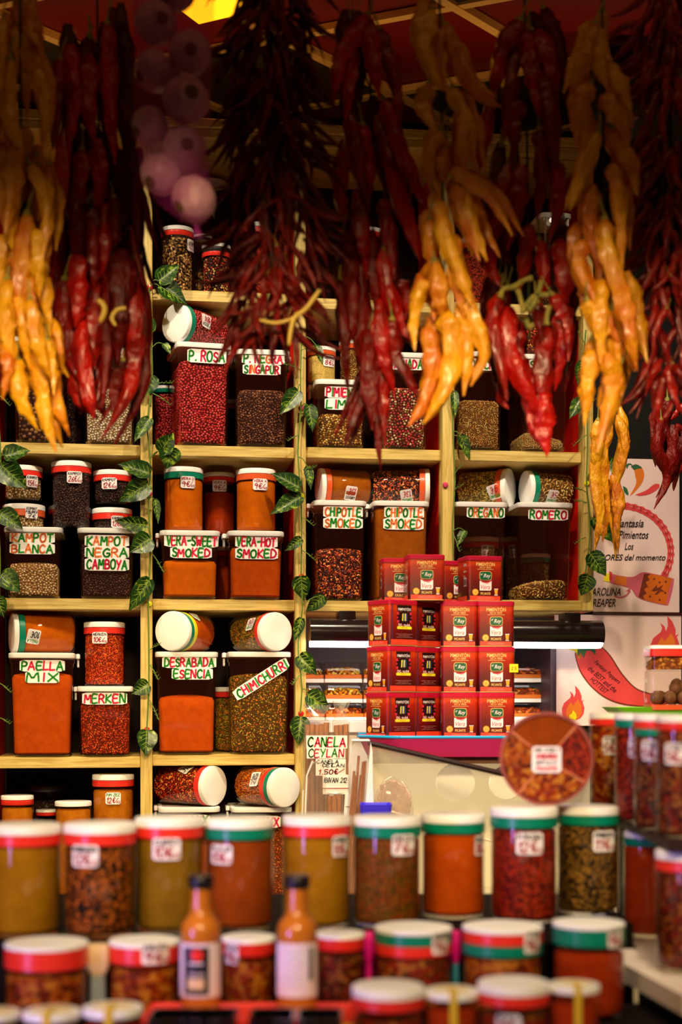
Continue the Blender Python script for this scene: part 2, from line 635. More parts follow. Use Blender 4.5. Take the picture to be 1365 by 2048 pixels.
def pieces(solid, tocam, kind, size, mat, parent, name='grains', limit=2600):
    """kind ball / flake / seed"""
    gap = {'ball': 0.80, 'flake': 0.62, 'seed': 0.62}[kind] * size
    P, N = scatter(solid, tocam, gap, limit)
    n = len(P)
    if n == 0:
        return None
    V0, T0 = OCT1 if kind == 'ball' else OCT0
    R = rotmats(n)
    if kind != 'ball':
        zx = N + RNG.normal(size=(n, 3)) * .38
        zx /= np.linalg.norm(zx, axis=1)[:, None]
        xx = np.cross(zx, RNG.normal(size=(n, 3)))
        xx /= np.linalg.norm(xx, axis=1)[:, None]
        R = np.stack([xx, np.cross(zx, xx), zx], 2)
    if kind == 'ball':
        S = np.ones((n, 3)) * (size / 2) * RNG.uniform(0.9, 1.12, (n, 1))
    elif kind == 'flake':
        S = np.stack([RNG.uniform(.5, 1.1, n), RNG.uniform(.35, .8, n), RNG.uniform(.12, .3, n)], 1) * size * 0.75
    else:
        S = np.stack([RNG.uniform(.8, 1.2, n), RNG.uniform(.22, .3, n), RNG.uniform(.22, .3, n)], 1) * size * 0.7
    V = V0[None] * S[:, None, :]
    V = np.einsum('nij,nkj->nki', R, V) + (P - N * size * (0.25 if kind == 'ball' else -0.02))[:, None, :]
    V[:, :, 2] = np.maximum(V[:, :, 2], .0016 if solid.v and min(q[2] for q in solid.v) > 0 else -9)
    T = T0[None] + (np.arange(n) * len(V0))[:, None, None]
    return TRIS(name, V.reshape(-1, 3), T.reshape(-1, 3), mat, parent, smooth=(kind != 'flake'), kind='stuff')

def to_cam(matrix):
    p = matrix.inverted() @ Vector((0, 0, CZ))
    p.normalize()
    return tuple(p)
# ---------------------------------------------------------------- materials
m_pine = WOOD('pine_boards', (222, 184, 94), (190, 146, 58), (1.2, 22, 22))
m_pinev = WOOD('pine_posts', (220, 182, 90), (188, 144, 56), (22, 22, 1.2))
m_redwall = M('red_paint', (226, 24, 6), 0.5, 0.3)
m_dark = M('dark_board', (34, 16, 10), 0.7, 0.2)
m_black = M('black_board', (10, 6, 5), 0.6, 0.2)
m_white = M('lid_white', (252, 240, 214), 0.38, 0.4)
m_bred = M('band_red', (235, 48, 30), 0.3, 0.4)
m_bgreen = M('band_green', (0, 122, 82), 0.3, 0.4)
m_borange = M('band_orange', (222, 84, 34), 0.3, 0.4)
m_byellow = M('band_yellow', (235, 215, 30), 0.3, 0.4)
m_bblack = M('band_black', (30, 22, 20), 0.4, 0.4)
m_shell = CLEAR('jar_plastic', (0.95, 0.94, 0.93), 1.0, 0.03)
m_tub = CLEAR('tub_plastic', (0.90, 0.87, 0.85), 1.0, 0.05, 0.02, (190, 80, 50))
m_paper = M('label_paper', (250, 240, 216), 0.6, 0.3)
m_tagp = M('tag_paper', (248, 226, 210), 0.5, 0.3)
m_pg = M('marker_green', (30, 128, 30), 0.6, 0.2)
m_pr = M('marker_red', (222, 30, 62), 0.6, 0.2)
m_po = M('marker_orange', (238, 118, 52), 0.6, 0.2)
m_pk = M('marker_black', (28, 26, 30), 0.6, 0.2)
m_pdr = M('pen_red', (160, 26, 34), 0.6, 0.2)
PENS = [m_pg, m_pr, m_po, m_pk, m_pdr]
PEN = {'G': 0, 'R': 1, 'O': 2, 'K': 3, 'D': 4}

POW = lambda n, a, b, sc=60, bp=(500, .25): M(n, a, 0.85, 0.1, (sc, b), bp)
CONTENT = {
 'orange': ('powder', POW('orange_powder', (208, 96, 0), (192, 82, 0))),
 'deep_orange': ('powder', POW('deep_orange_powder', (202, 78, 2), (184, 64, 0))),
 'red_orange': ('powder', POW('red_orange_powder', (176, 54, 4), (156, 40, 2))),
 'ochre': ('powder', POW('ochre_powder', (166, 84, 6), (146, 68, 4))),
 'mustard': ('powder', POW('mustard_powder', (170, 112, 8), (148, 92, 4), 22)),
 'olive': ('powder', POW('olive_powder', (146, 102, 14), (126, 84, 10), 22)),
 'rust': ('powder', POW('rust_powder', (158, 66, 8), (130, 48, 4), 20)),
 'curry': ('powder', POW('curry_powder', (196, 108, 10), (172, 86, 6))),
 'sand': ('speck', SPECK('sand_meal', [(220, 176, 76), (196, 150, 56), (230, 190, 100)], 672, 0.8, .4)),
 'merken': ('flake', GRAIN('merken_crumbs', [(239, 80, 19), (200, 51, 12), (245, 107, 31), (170, 39, 9), (226, 68, 17)]), .0042),
 'pink_pepper': ('ball', GRAIN('pink_peppercorns', [(226, 70, 62), (210, 48, 46), (236, 92, 78), (192, 38, 36), (232, 80, 68)], .35), .0062),
 'brown_pepper': ('ball', GRAIN('brown_peppercorns', [(126, 75, 46), (97, 53, 31), (153, 97, 58), (75, 41, 24)], .4), .0058),
 'black_pepper': ('ball', GRAIN('black_peppercorns', [(75, 48, 39), (51, 31, 24), (102, 65, 48), (61, 41, 34)], .35), .0058),
 'white_pepper': ('ball', GRAIN('white_peppercorns', [(226, 184, 120), (208, 160, 92), (236, 200, 142), (190, 140, 76)], .5), .0062),
 'cream_pepper': ('ball', GRAIN('cream_peppercorns', [(236, 214, 164), (222, 194, 140), (244, 226, 182), (206, 176, 120)], .5), .0060),
 'allspice': ('ball', GRAIN('allspice_berries', [(120, 78, 40), (98, 60, 28), (142, 96, 54), (84, 50, 24)], .55), .0110),
 'mixed_pepper': ('ball', GRAIN('mixed_peppercorns', [(196, 52, 46), (124, 74, 40), (212, 80, 64), (226, 190, 130), (150, 60, 40), (176, 150, 84), (204, 60, 56)], .4), .0066),
 'five_pepper': ('ball', GRAIN('five_colour_peppercorns', [(180, 40, 24), (70, 40, 24), (222, 170, 90), (200, 80, 40), (120, 40, 24)], .4), .0060),
 'lemon_pepper': ('ball', GRAIN('lemon_peppercorns', [(222, 168, 66), (186, 126, 42), (240, 206, 118), (132, 84, 30), (206, 150, 60), (96, 60, 26)], .5), .0062),
 'chipotle': ('flake', GRAIN('chipotle_flakes', [(165, 48, 17), (85, 26, 14), (231, 104, 31), (53, 21, 17), (195, 65, 19), (245, 146, 61), (112, 31, 14)], .35, .5), .0062),
 'red_flake': ('flake', GRAIN('chilli_flakes', [(183, 36, 12), (231, 80, 21), (126, 24, 9), (245, 153, 53), (158, 31, 12)], .4), .0060),
 'orange_flake': ('flake', GRAIN('orange_crumbs', [(245, 122, 24), (219, 92, 17), (245, 158, 48), (183, 73, 17)], .6), .0036),
 'seeds': ('seed', GRAIN('brown_seeds', [(229, 158, 68), (190, 124, 48), (245, 187, 92), (146, 90, 34), (245, 212, 119)], .5), .0056),
 'pale_seeds': ('seed', GRAIN('pale_seeds', [(245, 214, 117), (239, 178, 85), (245, 239, 148), (202, 143, 65)], .5), .0048),
 'cumin': ('seed', GRAIN('cumin_seeds', [(239, 173, 80), (204, 139, 58), (245, 204, 112), (156, 102, 43)], .5), .0100),
 'oregano': ('flake', GRAIN('oregano_leaves', [(214, 178, 61), (178, 143, 43), (245, 214, 92), (146, 112, 34), (231, 190, 73)], .6), .0058),
 'herbs': ('flake', GRAIN('chimichurri_herbs', [(183, 136, 29), (146, 109, 24), (226, 109, 24), (207, 170, 48), (117, 90, 21), (244, 134, 36), (134, 122, 29)], .6), .0044),
 'dried_leaf': ('flake', GRAIN('dried_leaves', [(183, 126, 61), (146, 97, 43), (214, 158, 85), (104, 68, 31)], .6), .0090),
 'bark_mix': ('speck', SPECK('bark_mix', [(70, 34, 6), (150, 76, 14), (24, 10, 3), (190, 92, 16), (36, 16, 4), (120, 54, 8)], 250, 0.5)),
 'red_mix': ('speck', SPECK('red_chilli_mix', [(129, 23, 7), (159, 35, 10), (94, 15, 5), (172, 51, 15), (68, 12, 4)], 304, 0.45)),
 'seed_mix': ('speck', SPECK('dark_seed_mix', [(64, 40, 10), (130, 88, 24), (26, 14, 4), (160, 108, 36), (40, 24, 8)], 290, 0.5)),
 'green_mix': ('speck', SPECK('green_herb_mix', [(106, 60, 8), (129, 78, 11), (77, 57, 7), (146, 54, 8), (89, 46, 6)], 336, 0.6)),
 'chunk_mix': ('speck', SPECK('chopped_fruit_mix', [(159, 67, 9), (129, 39, 5), (185, 106, 22), (94, 28, 4), (172, 78, 13)], 144, 0.35)),
 'snack_mix': ('speck', SPECK('spice_snack_mix', [(146, 43, 6), (177, 82, 11), (103, 28, 4), (194, 117, 27), (129, 34, 5)], 168, 0.35)),
 'berry_mix': ('speck', SPECK('berry_mix', [(103, 46, 9), (151, 35, 15), (68, 39, 8), (172, 101, 31), (129, 26, 13)], 176, 0.4)),
 'bean_mix': ('speck', SPECK('bean_mix', [(111, 39, 11), (77, 23, 8), (151, 85, 27), (129, 31, 11), (60, 18, 6)], 208, 0.4)),
}

# ---------------------------------------------------------------- structure
LEVEL = {1: {1: 578, 2: 887, 3: 1197, 4: 1514}, 2: {1: 583, 2: 892, 3: 1199, 4: 1509}, 3: {1: 600, 2: 897, 3: 1202}, 4: {1: 608, 2: 902, 3: 1200}}
POSTX = [(-32, -10), (281, 305), (590, 611), (883, 907), (1164, 1184)]
COLX = {1: (-10, 281), 2: (305, 590), 3: (611, 883), 4: (907, 1164)}
TH = 0.0255

def board_z(c, l):
    return wpx(sum(COLX[c]) / 2, LEVEL[c][l], 0)[1]

st = MB()
st.box(-4, 4, -3.5, 6.5, -0.05, 0)
STRUCT('floor', st, M('floor_tiles', (60, 40, 30), .5))
SH = 1.65
# ceiling of slanting wooden laths over red and dark panels
H0, H1 = 2.2, 4.7
st = MB()
st.box(-3, 3, H0, H1, CZ + SH, CZ + SH + 0.05)
ceil = STRUCT('ceiling', st, M('ceiling_red', (116, 12, 3), .5))
gd = Vector((0.924, -0.383, 0))
ge = Vector((0.651, 0.759, 0))
org = Vector((0.2697, 3.535, 0)) + Vector((0, 0, CZ + SH))
lath, dkp = MB(), MB()
def lat(i, j):
    return org + gd * (0.45 * i) + ge * (0.44 * j)
def strip(p, q, w, z0, z1, mb):
    d = (q - p).normalized()
    n = Vector((-d.y, d.x, 0)) * w / 2
    vs = [p + n, p - n, q - n, q + n]
    vs = [(a.x, a.y, z) for z in (z0, z1) for a in vs]
    mb.add(vs, [(0, 1, 2, 3), (7, 6, 5, 4), (0, 4, 5, 1), (1, 5, 6, 2), (2, 6, 7, 3), (3, 7, 4, 0)])
for i in range(-5, 6):
    strip(lat(i, -4), lat(i, 2.6), 0.024, CZ + SH - 0.022, CZ + SH - 0.002, lath)
for j in range(-4, 4):
    strip(lat(-5, j), lat(5, j), 0.024, CZ + SH - 0.020, CZ + SH - 0.003, lath)
for i in range(-5, 6):
    for j in range(-4, 4):
        if (i + 2 * j) % 3 == 1:
            a, b, c, d = lat(i, j), lat(i + 1, j), lat(i + 1, j + 1), lat(i, j + 1)
            dkp.add([(p.x, p.y, z) for z in (CZ + SH - 0.012, CZ + SH - 0.0005) for p in (a, b, c, d)], [(0, 3, 2, 1), (4, 5, 6, 7), (0, 1, 5, 4), (1, 2, 6, 5), (2, 3, 7, 6), (3, 0, 4, 7)])
STRUCT('ceiling_lath', lath, M('lath_wood', (240, 176, 80), .5), ceil)
STRUCT('ceiling_panel', dkp, M('dark_panel', (62, 44, 16), .6), ceil)

# back wall and the black wall that carries the posters
def wallbox(mb, u0, u1, v0, v1, z0, z1, mi=0, c=0.0):
    vs = [W(u, v, z) for z in (z0, z1) for v in (v0, v1) for u in (u0, u1)]
    mb.add(vs, [(0, 2, 3, 1), (4, 5, 7, 6), (0, 1, 5, 4), (2, 6, 7, 3), (0, 4, 6, 2), (1, 3, 7, 5)], mi)
st = MB()
wallbox(st, -2.2, 2.2, 0.75, 0.80, 0, CZ + SH + 0.02)
STRUCT('wall_back', st, m_black)
UR = wpx(1184, 1000, 0)[0] + 0.006
st = MB()
wallbox(st, UR, 2.0, 0.115, 0.15, 0, CZ + SH - 0.03)
STRUCT('wall_right', st, m_black)

# awning over the counter, above the picture, that shades everything hung high
st = MB()
st.box(-1.9, 1.9, 1.02, 1.06, CZ + 1.03, CZ + 1.75)
st.box(-1.9, 1.9, 1.06, 2.25, CZ + 1.70, CZ + 1.75)
o = OBJ('awning_canopy', st, M('awning_cloth', (80, 26, 16), .8), flat=True)
o['kind'] = 'structure'

# ---------------------------------------------------------------- shelving unit
shelf = THING('shelving_unit', 'tall pine shelving unit with red inner sides holding the spice tubs', 'shelves', W(0, 0, 0), A)
U = lambda px, py=1000: wpx(px, py, 0)[0]
TOPZ = wpx(700, 280, 0)[1]
postU = []
for k, (a, b) in enumerate(POSTX):
    ua, ub = U(a), U(b)
    postU.append((ua, ub))
    zlow = 0.0 if k < 3 else wpx(1000, 1222, 0)[1]
    p = MB()
    p.cbox(ua, ub, -0.014, 0.03, zlow, TOPZ, 0.002)
    OBJ('post', p, m_pinev, shelf)
    p = MB()
    p.box(ua + 0.002, ub - 0.002, 0.0302, 0.30, zlow, TOPZ)
    OBJ('side_panel', p, m_redwall, shelf, True)
for c in (1, 2, 3, 4):
    ua, ub = postU[c - 1][1] + 0.0004, postU[c][0] - 0.0004
    for l, py in LEVEL[c].items():
        z = board_z(c, l)
        p = MB()
        p.cbox(ua, ub, 0.0, 0.30, z - TH, z, 0.0015)
        OBJ('shelf_board', p, m_pine, shelf)
    zb = CZ - 0.48 if c < 3 else board_z(c, 3)
    p = MB()
    p.box(ua, ub, 0.3005, 0.312, zb, TOPZ)
    OBJ('back_panel', p, m_dark, shelf, True)
    if c < 3:
        p = MB()
        p.cbox(ua, ub, 0.0, 0.30, CZ - 0.49 - TH, CZ - 0.49, 0.0015)
        OBJ('shelf_board', p, m_pine, shelf)
p = MB()
p.cbox(postU[0][0] - .02, postU[-1][1] + .012, -0.03, 0.30, TOPZ + .0005, TOPZ + 0.022, 0.002)
p.cbox(postU[0][0] - .02, postU[-1][1] + .012, -0.022, 0.28, TOPZ - 0.02, TOPZ, 0.002)
OBJ('cornice', p, m_pine, shelf)
p = MB()
p.box(postU[3][1] + .0004, postU[4][0] - .0004, 0.001, 0.012, TOPZ - .05, TOPZ - .022)
OBJ('top_rail', p, m_pine, shelf)

# ---------------------------------------------------------------- tubs
STORE = {}

def card(parent, x0, x1, z0, z1, fn, text, colors, ang=0.0, pen=0.0041, mat=None, name='paper_label', slant=0.04, pad=0.1):
    mb = MB()
    cx, cz = (x0 + x1) / 2, (z0 + z1) / 2
    ca, sa = cos(ang), sin(ang)
    w, h = x1 - x0, z1 - z0
    f2 = lambda x, z: fn(cx + x * ca - z * sa, cz + x * sa + z * ca)
    nx = 10
    r = 0.003
    # grid so that the card can bend round a jar
    xs = [-w / 2 + w * i / nx for i in range(nx + 1)]
    vs, fs = [], []
    for x in xs:
        e = r if x in (xs[0], xs[-1]) else 0
        vs += [f2(x, -h / 2 + e), f2(x, h / 2 - e)]
    for i in range(nx):
        fs.append((2 * i, 2 * i + 2, 2 * i + 3, 2 * i + 1))
    mb.add(vs, fs)
    o = OBJ(name, mb, mat or m_paper, parent)
    if text:
        lt = MB()
        f3 = lambda x, z: fn(x, z, 0.0006)
        if isinstance(text, str):
            stroke_text(lt, text, cx, cz, w * (1 - pad), h * 0.72, pen, [PEN[c] for c in colors], f3, ang, 0.03, slant)
        else:
            for (s, fx, fz, fw, fh, c, pn) in text:
                lx, lz = (fx - .5) * w, (fz - .5) * h
                stroke_text(lt, s, cx + lx * ca - lz * sa, cz + lx * sa + lz * ca, fw * w, fh * h, pn, [PEN[c]], f3, ang, 0.05, 0.12)
        OBJ('lettering', lt, PENS, o, True)
    return o

def fill_solid(kind, mb, parent, tocam, limit=2600):
    """the spice itself: a core, and for coarse kinds the single grains lying against the plastic"""
    k = CONTENT[kind]
    o = OBJ('contents', mb, k[1] if k[0] in ('powder', 'speck') else core_mat(kind), parent)
    if k[0] in ('ball', 'flake', 'seed'):
        pieces(mb, tocam, k[0], k[2], k[1], o, {'ball': 'peppercorns', 'flake': 'flakes', 'seed': 'seeds'}[k[0]], limit)
    return o

def core_mat(kind):
    base = {'pink_pepper': (110, 14, 14), 'white_pepper': (140, 96, 46), 'cream_pepper': (150, 116, 70), 'lemon_pepper': (110, 70, 22), 'seeds': (110, 70, 24), 'pale_seeds': (140, 96, 44),
            'cumin': (110, 70, 26), 'oregano': (100, 78, 22), 'herbs': (90, 60, 14), 'merken': (120, 30, 8), 'orange_flake': (130, 54, 10), 'red_flake': (70, 14, 6), 'mixed_pepper': (80, 30, 18)}.get(kind, (40, 20, 12))
    return M('bed_of_' + kind, base, .8, .1, (200, tuple(int(x * .6) for x in base)))

def tub(key, x0, x1, ytop, c, l, content, yfill, signs, label, v=-0.018, d=0.17, rot=0.0, clip='l', slope=0.0, tb=0.93, limit=2600, zbase=None, group='square lidded tubs on the shelves'):
    zb = board_z(c, l) + 0.0004 if zbase is None else zbase
    xc = (x0 + x1) / 2
    u, zt, D = wpx(xc, ytop, v)
    s = D / FPX
    w = (x1 - x0) * s
    h = zt - zb
    rz = A + radians(rot)
    loc = W(u, v + d / 2, zb)
    root = THING('storage_tub', label, 'tub', loc, rz, group)
    lt = 0.0125
    hb = h - lt
    hw, hd = w / 2 - 0.003, d / 2 - 0.003
    tap = lambda z: tb + (1 - tb) * min(max(z / hb, 0), 1)
    sec = lambda z, i=0.0: (z, (-hw * tap(z) + i, hw * tap(z) - i, -hd * tap(z) + i, hd * tap(z) - i))
    b = MB()
    b.loft([sec(0, .006), sec(.005), sec(hb * .5), sec(hb - .012), (hb - .0115, (-hw - .0018, hw + .0018, -hd - .0018, hd + .0018)), (hb - .0004, (-hw - .0018, hw + .0018, -hd - .0018, hd + .0018))], .014, 5, cap1=False)
    OBJ('tub_body', b, m_tub, root)
    b = MB()
    b.loft([(hb, (-w / 2, w / 2, -d / 2, d / 2)), (hb + .002, (-w / 2 - .001, w / 2 + .001, -d / 2 - .001, d / 2 + .001)), (hb + lt - .002, (-w / 2 - .001, w / 2 + .001, -d / 2 - .001, d / 2 + .001)), (h - .0005, (-w / 2 + .002, w / 2 - .002, -d / 2 + .002, d / 2 - .002)), (h - .0005, (-w / 2 + .008, w / 2 - .008, -d / 2 + .008, d / 2 - .008)), (h - .003, (-w / 2 + .01, w / 2 - .01, -d / 2 + .01, d / 2 - .01))], .016, 5)
    OBJ('lid', b, m_white, root)
    for side in clip:
        sg = -1 if side == 'l' else 1
        b = MB()
        xa, xb = sorted((sg * (w / 2 + .0012), sg * (w / 2 + .010)))
        b.cbox(xa, xb, -.022, .022, hb - .001, h - .001, .002)
        b.cbox(xa + .002, xb - .002, -.014, .014, hb - .020, hb - .0012, .0015)
        OBJ('clip', b, m_white, root)
    zf = CZ + (HZ - yfill) * s - zb
    if content:
        k = CONTENT[content]
        g = 0.0022 + (k[2] * .55 if len(k) > 2 else 0)
        b = MB()
        n = 6
        secs = [sec(.006, g + .004), sec(.010, g)] + [sec(.010 + (zf - .012 - .010) * i / n, g) for i in range(1, n + 1)] + [sec(zf - .004, g + .004), sec(zf, g + .02), sec(zf + .003, g + .045)]
        b.loft(secs, .012, 4)
        if slope:
            b.v = [(x, y, z + (slope * x if z > zf - .02 else 0)) for x, y, z in b.v]
        fill_solid(content, b, root, to_cam(MAT_OF(loc, rz)), limit)
    def fn(x, z, e=0.0):
        t = tap(z)
        lim = hw * t - .004
        y = -hd * t - .0008 - e
        if abs(x) > lim:
            ex = abs(x) - lim
            return ((lim + min(ex, .0045) + e) * (1 if x > 0 else -1), y + max(0, ex - .001), z)
        return (x, y, z)
    for sg in signs:
        a0, b0, a1, b1, text, cols = sg[:6]
        ang = radians(sg[6]) if len(sg) > 6 else 0.0
        card(root, (a0 - xc) * s, (a1 - xc) * s, CZ + (HZ - b1) * s - zb, CZ + (HZ - b0) * s - zb, fn, text, cols, ang)
    STORE[key] = (u, v, zb + h, D)
    return root

tub('allspice', 25, 128, 672, 1, 2, 'allspice', 752, [(64, 690, 124, 713, 'JAMAICA', 'ROGGRGG')], 'square tub of big brown allspice berries, bottom shelf behind the yellow strings', clip='l', limit=700)
tub('white', 165, 272, 675, 1, 2, 'cream_pepper', 752, [(186, 690, 258, 713, 'BLANCA', 'RGGRGR')], 'square tub of small cream white peppercorns behind the red strings', clip='r')
tub('rosa', 345, 456, 684, 2, 2, 'pink_pepper', 718, [(366, 698, 445, 725, 'P. ROSA', 'GGKROSG'.replace('O', 'G').replace('S', 'R'))], 'square tub full of pink peppercorns marked P. ROSA', rot=7, clip='r')
tub('singapur', 470, 580, 698, 2, 2, 'brown_pepper', 776, [(484, 706, 570, 728, 'P. NEGRA', 'GRGRGORR'), (486, 728, 562, 749, 'SINGAPUR', 'GRORGRGR')], 'square tub of dark brown peppercorns marked SINGAPUR', clip='r')
tub('limon', 632, 737, 758, 3, 2, 'lemon_pepper', 824, [(650, 773, 733, 795, 'PIMIENTA', 'RGRRRGRG'), (650, 796, 733, 819, 'LIMON', 'GRGRG')], 'low square tub of yellow lemon pepper marked PIMIENTA LIMON', clip='l')
tub('mezcla', 766, 862, 704, 3, 2, 'mixed_pepper', 772, [(776, 716, 850, 739, 'VARIADA', 'GRGRGRG')], 'square tub of mixed red green and white peppercorns behind dried chillies', clip='l')
tub('seedtub', 913, 1011, 702, 4, 2, 'seeds', 797, [(940, 717, 1008, 740, 'DE CHIA', 'GRRGRGR')], 'square tub of brown seeds under the yellow string tips', clip='r')
tub('paletub', 1042, 1142, 708, 4, 2, 'pale_seeds', 868, [(1058, 719, 1130, 741, 'SESAMO', 'GRGRGR')], 'tall nearly empty tub of pale seeds behind the red string', clip='r', slope=-.2)
tub('kblanca', 9, 123, 1053, 1, 3, 'white_pepper', 1124, [(20, 1064, 109, 1086, 'KAMPOT', 'OGOGOG'), (20, 1086, 109, 1108, 'BLANCA', 'OGOGOG')], 'square tub of beige peppercorns marked KAMPOT BLANCA', clip='')
tub('knegra', 156, 270, 1055, 1, 3, 'black_pepper', 1082, [(170, 1070, 258, 1093, 'KAMPOT', 'GOGOGO'), (170, 1093, 258, 1116, 'NEGRA', 'GOGOG'), (170, 1116, 258, 1141, 'CAMBOYA', 'GRGRGRG')], 'square tub of black peppercorns marked KAMPOT NEGRA CAMBOYA', clip='r')
tub('vsweet', 321, 440, 1060, 2, 3, 'orange', 1118, [(329, 1069, 439, 1094, 'VERA-SWEET', 'GRGRGGRGGR'), (341, 1094, 424, 1116, 'SMOKED', 'GRGRGR')], 'square tub of orange powder marked VERA-SWEET SMOKED', clip='l')
tub('vhot', 457, 569, 1061, 2, 3, 'deep_orange', 1092, [(471, 1072, 556, 1095, 'VERA-HOT', 'GRGRGRRR'), (471, 1095, 557, 1118, 'SMOKED', 'GRGRGR')], 'square tub of orange powder marked VERA-HOT SMOKED', clip='l')
tub('chip1', 628, 735, 1000, 3, 3, 'chipotle', 1096, [(647, 1012, 727, 1035, 'CHIPOTLE', 'OGOGOGOG'), (647, 1035, 727, 1057, 'SMOKED', 'OGOGOG')], 'square tub half full of dark red flakes marked CHIPOTLE SMOKED', clip='l')
tub('chip2', 748, 861, 1001, 3, 3, 'ochre', 1012, [(769, 1013, 850, 1036, 'CHIPOTLE', 'GOGOGOGO'), (767, 1036, 849, 1059, 'SMOKED', 'GOGOGO')], 'square tub full of brown powder marked CHIPOTLE SMOKED', clip='l')
tub('oregano', 911, 1018, 1003, 4, 3, 'oregano', 1165, [(934, 1013, 1012, 1036, 'OREGANO', 'GOGOGOG')], 'tall nearly empty square tub marked OREGANO', clip='')
tub('romero', 1036, 1150, 1004, 4, 3, 'cumin', 1162, [(1057, 1018, 1139, 1040, 'ROMERO', 'GRGRGR')], 'tall square tub with a layer of rosemary needles marked ROMERO', clip='', slope=.12)
tub('paella', 18, 148, 1305, 1, 4, 'deep_orange', 1346, [(40, 1320, 129, 1343, 'PAELLA', 'GRGRRG'), (51, 1343, 118, 1366, 'MIX', 'GRG')], 'tall square tub of orange powder marked PAELLA MIX', clip='r', tb=.9)
tub('merken', 155, 265, 1372, 1, 4, 'merken', 1403, [(165, 1385, 254, 1409, 'MERKEN', 'RGRGRG')], 'low square tub of coarse red brown spice marked MERKEN', clip='l')
tub('desr', 312, 436, 1303, 2, 4, 'deep_orange', 1392, [(325, 1313, 433, 1336, 'DESRABADA', 'GRGRGRGRG'), (344, 1336, 426, 1359, 'ESENCIA', 'GRGRGRG')], 'tall square tub of orange powder marked ESENCIA', clip='')
tub('chimi', 457, 583, 1303, 2, 4, 'herbs', 1350, [(460, 1346, 588, 1370, 'CHIMICHURRI', 'GRGRGRGRGRG', 33)], 'tall square tub of chopped herbs with a slanted CHIMICHURRI label', clip='l')
ZB5 = CZ - 0.49 + .0004
tub('low1', 318, 440, 1614, 2, 4, 'rust', 1690, [(338, 1630, 420, 1652, 'AJI MIX', 'GRGRGRG')], 'square tub under the lying jar of red flakes, half hidden by jar lids', zbase=ZB5, clip='l')
tub('low2', 464, 585, 1614, 2, 4, 'orange_flake', 1665, [(478, 1632, 562, 1656, 'ALI MIXX', 'GGGGRRRR')], 'square tub marked in green and red under the lying green banded jar', zbase=ZB5, clip='l')

# ---------------------------------------------------------------- jars
BAND = {'r': m_bred, 'g': m_bgreen, 'o': m_borange, 'y': m_byellow, 'k': m_bblack, 'w': m_white}
JGROUP = 'clear round spice jars'

def jar(label, mat, r, h, bands, content, fill=0.96, tag=None, group=JGROUP, lw=None, limit=1800, lidmat=None, bhk=.30, name='spice_jar'):
    """round clear jar on its base at mat; bands listed from the lid down"""
    root = THING(name, label, 'jar', mat=mat, group=group)
    lw = lw or r * .27
    bh = r * bhk
    ht = h - lw
    hbnd = ht - bh * len(bands)
    b = MB()
    b.lathe([(r * .84, 0), (r * .93, r * .02), (r * .975, r * .09), (r * .975, hbnd - r * .05), (r * .975, ht - .0006)], 44, cap0=True, cap1=False)
    OBJ('jar_body', b, m_shell, root)
    b = MB()
    b.lathe([(r * .94, ht), (r, ht + lw * .05), (r, h - lw * .22), (r * .975, h - lw * .07), (r * .93, h), (r * .3, h), (r * .01, h)], 48, cap1=False)
    OBJ('lid', b, lidmat or m_white, root, angle=50)
    z = ht - .0004
    for k, bc in enumerate(bands):
        b = MB()
        b.lathe([(r * .9765, z - bh), (r * .998, z - bh + .001), (r * .998, z - .0006), (r * .9765, z)], 48, cap0=False, cap1=False)
        OBJ('lid_band', b, BAND[bc], root)
        z -= bh
    k = CONTENT[content]
    g = .0015 + (k[2] * .5 if len(k) > 2 else 0)
    rc = r * .97 - g
    zt = (hbnd if fill < 1 else ht) * min(fill, 1)
    b = MB()
    b.lathe([(rc * .5, .004), (rc * .9, .005), (rc, .010)] + [(rc, .010 + (zt - .014) * i / 5) for i in range(1, 6)] + [(rc * .93, zt), (rc * .5, zt + .003), (rc * .01, zt + .004)], 36, cap1=False)
    fill_solid(content, b, root, to_cam(mat), limit)
    if tag:
        th, zt_, w, hh, lines = tag[:5]
        ang = radians(tag[5]) if len(tag) > 5 else 0
        th = radians(th)
        def fn(x, z, e=0.0):
            a = th + x / r - pi / 2
            q = r * 1.004 + .0004 + e
            return (q * cos(a), q * sin(a), z)
        card(root, -w / 2, w / 2, zt_ - hh, zt_, fn, lines, '', ang, mat=m_tagp, name='price_tag')
    return root

def price(a, b, c='K'):
    return [(a, .5, .80, .84, .2, c, .0011), (b, .36, .34, .5, .42, 'D', .0018), ('/', .72, .36, .2, .42, 'D', .0013), ('KG', .84, .2, .24, .18, 'D', .0010)]

def sjar(label, x0, x1, ytop, zbase, v, bands, content, fill=.96, tag=None, **k):
    """standing jar on the shelf wall; v: depth of its axis"""
    xc = (x0 + x1) / 2
    u, _, D = wpx(xc, ytop, v)
    r = (x1 - x0) / 2 * D / FPX
    zt = wpx(xc, ytop + 2, v - r)[1]
    h = zt - zbase
    t = None
    if tag:
        tx, ty, tw, thh, lines = tag[:5]
        s = (D - r) / FPX
        t = (math.degrees(math.asin(max(-.95, min(.95, (tx - xc) * D / FPX / r)))) , CZ + (HZ - ty) * s - zbase, tw * s, thh * s, lines) + tuple(tag[5:])
    return jar(label, MAT_OF(W(u, v, zbase), A), r, h, bands, content, fill, t, **k)

def lay_mat(lidc, axis, h):
    """matrix of a jar whose lid centre sits at lidc and whose axis runs along axis towards the lid"""
    a = Vector(axis).normalized()
    base = Vector(lidc) - a * h
    c = (Vector((0, 0, CZ)) - Vector(lidc)).normalized()
    y = -(c - a * c.dot(a)).normalized()
    x = y.cross(a)
    m = Matrix((x, y, a)).transposed().to_4x4()
    m.translation = base
    return m

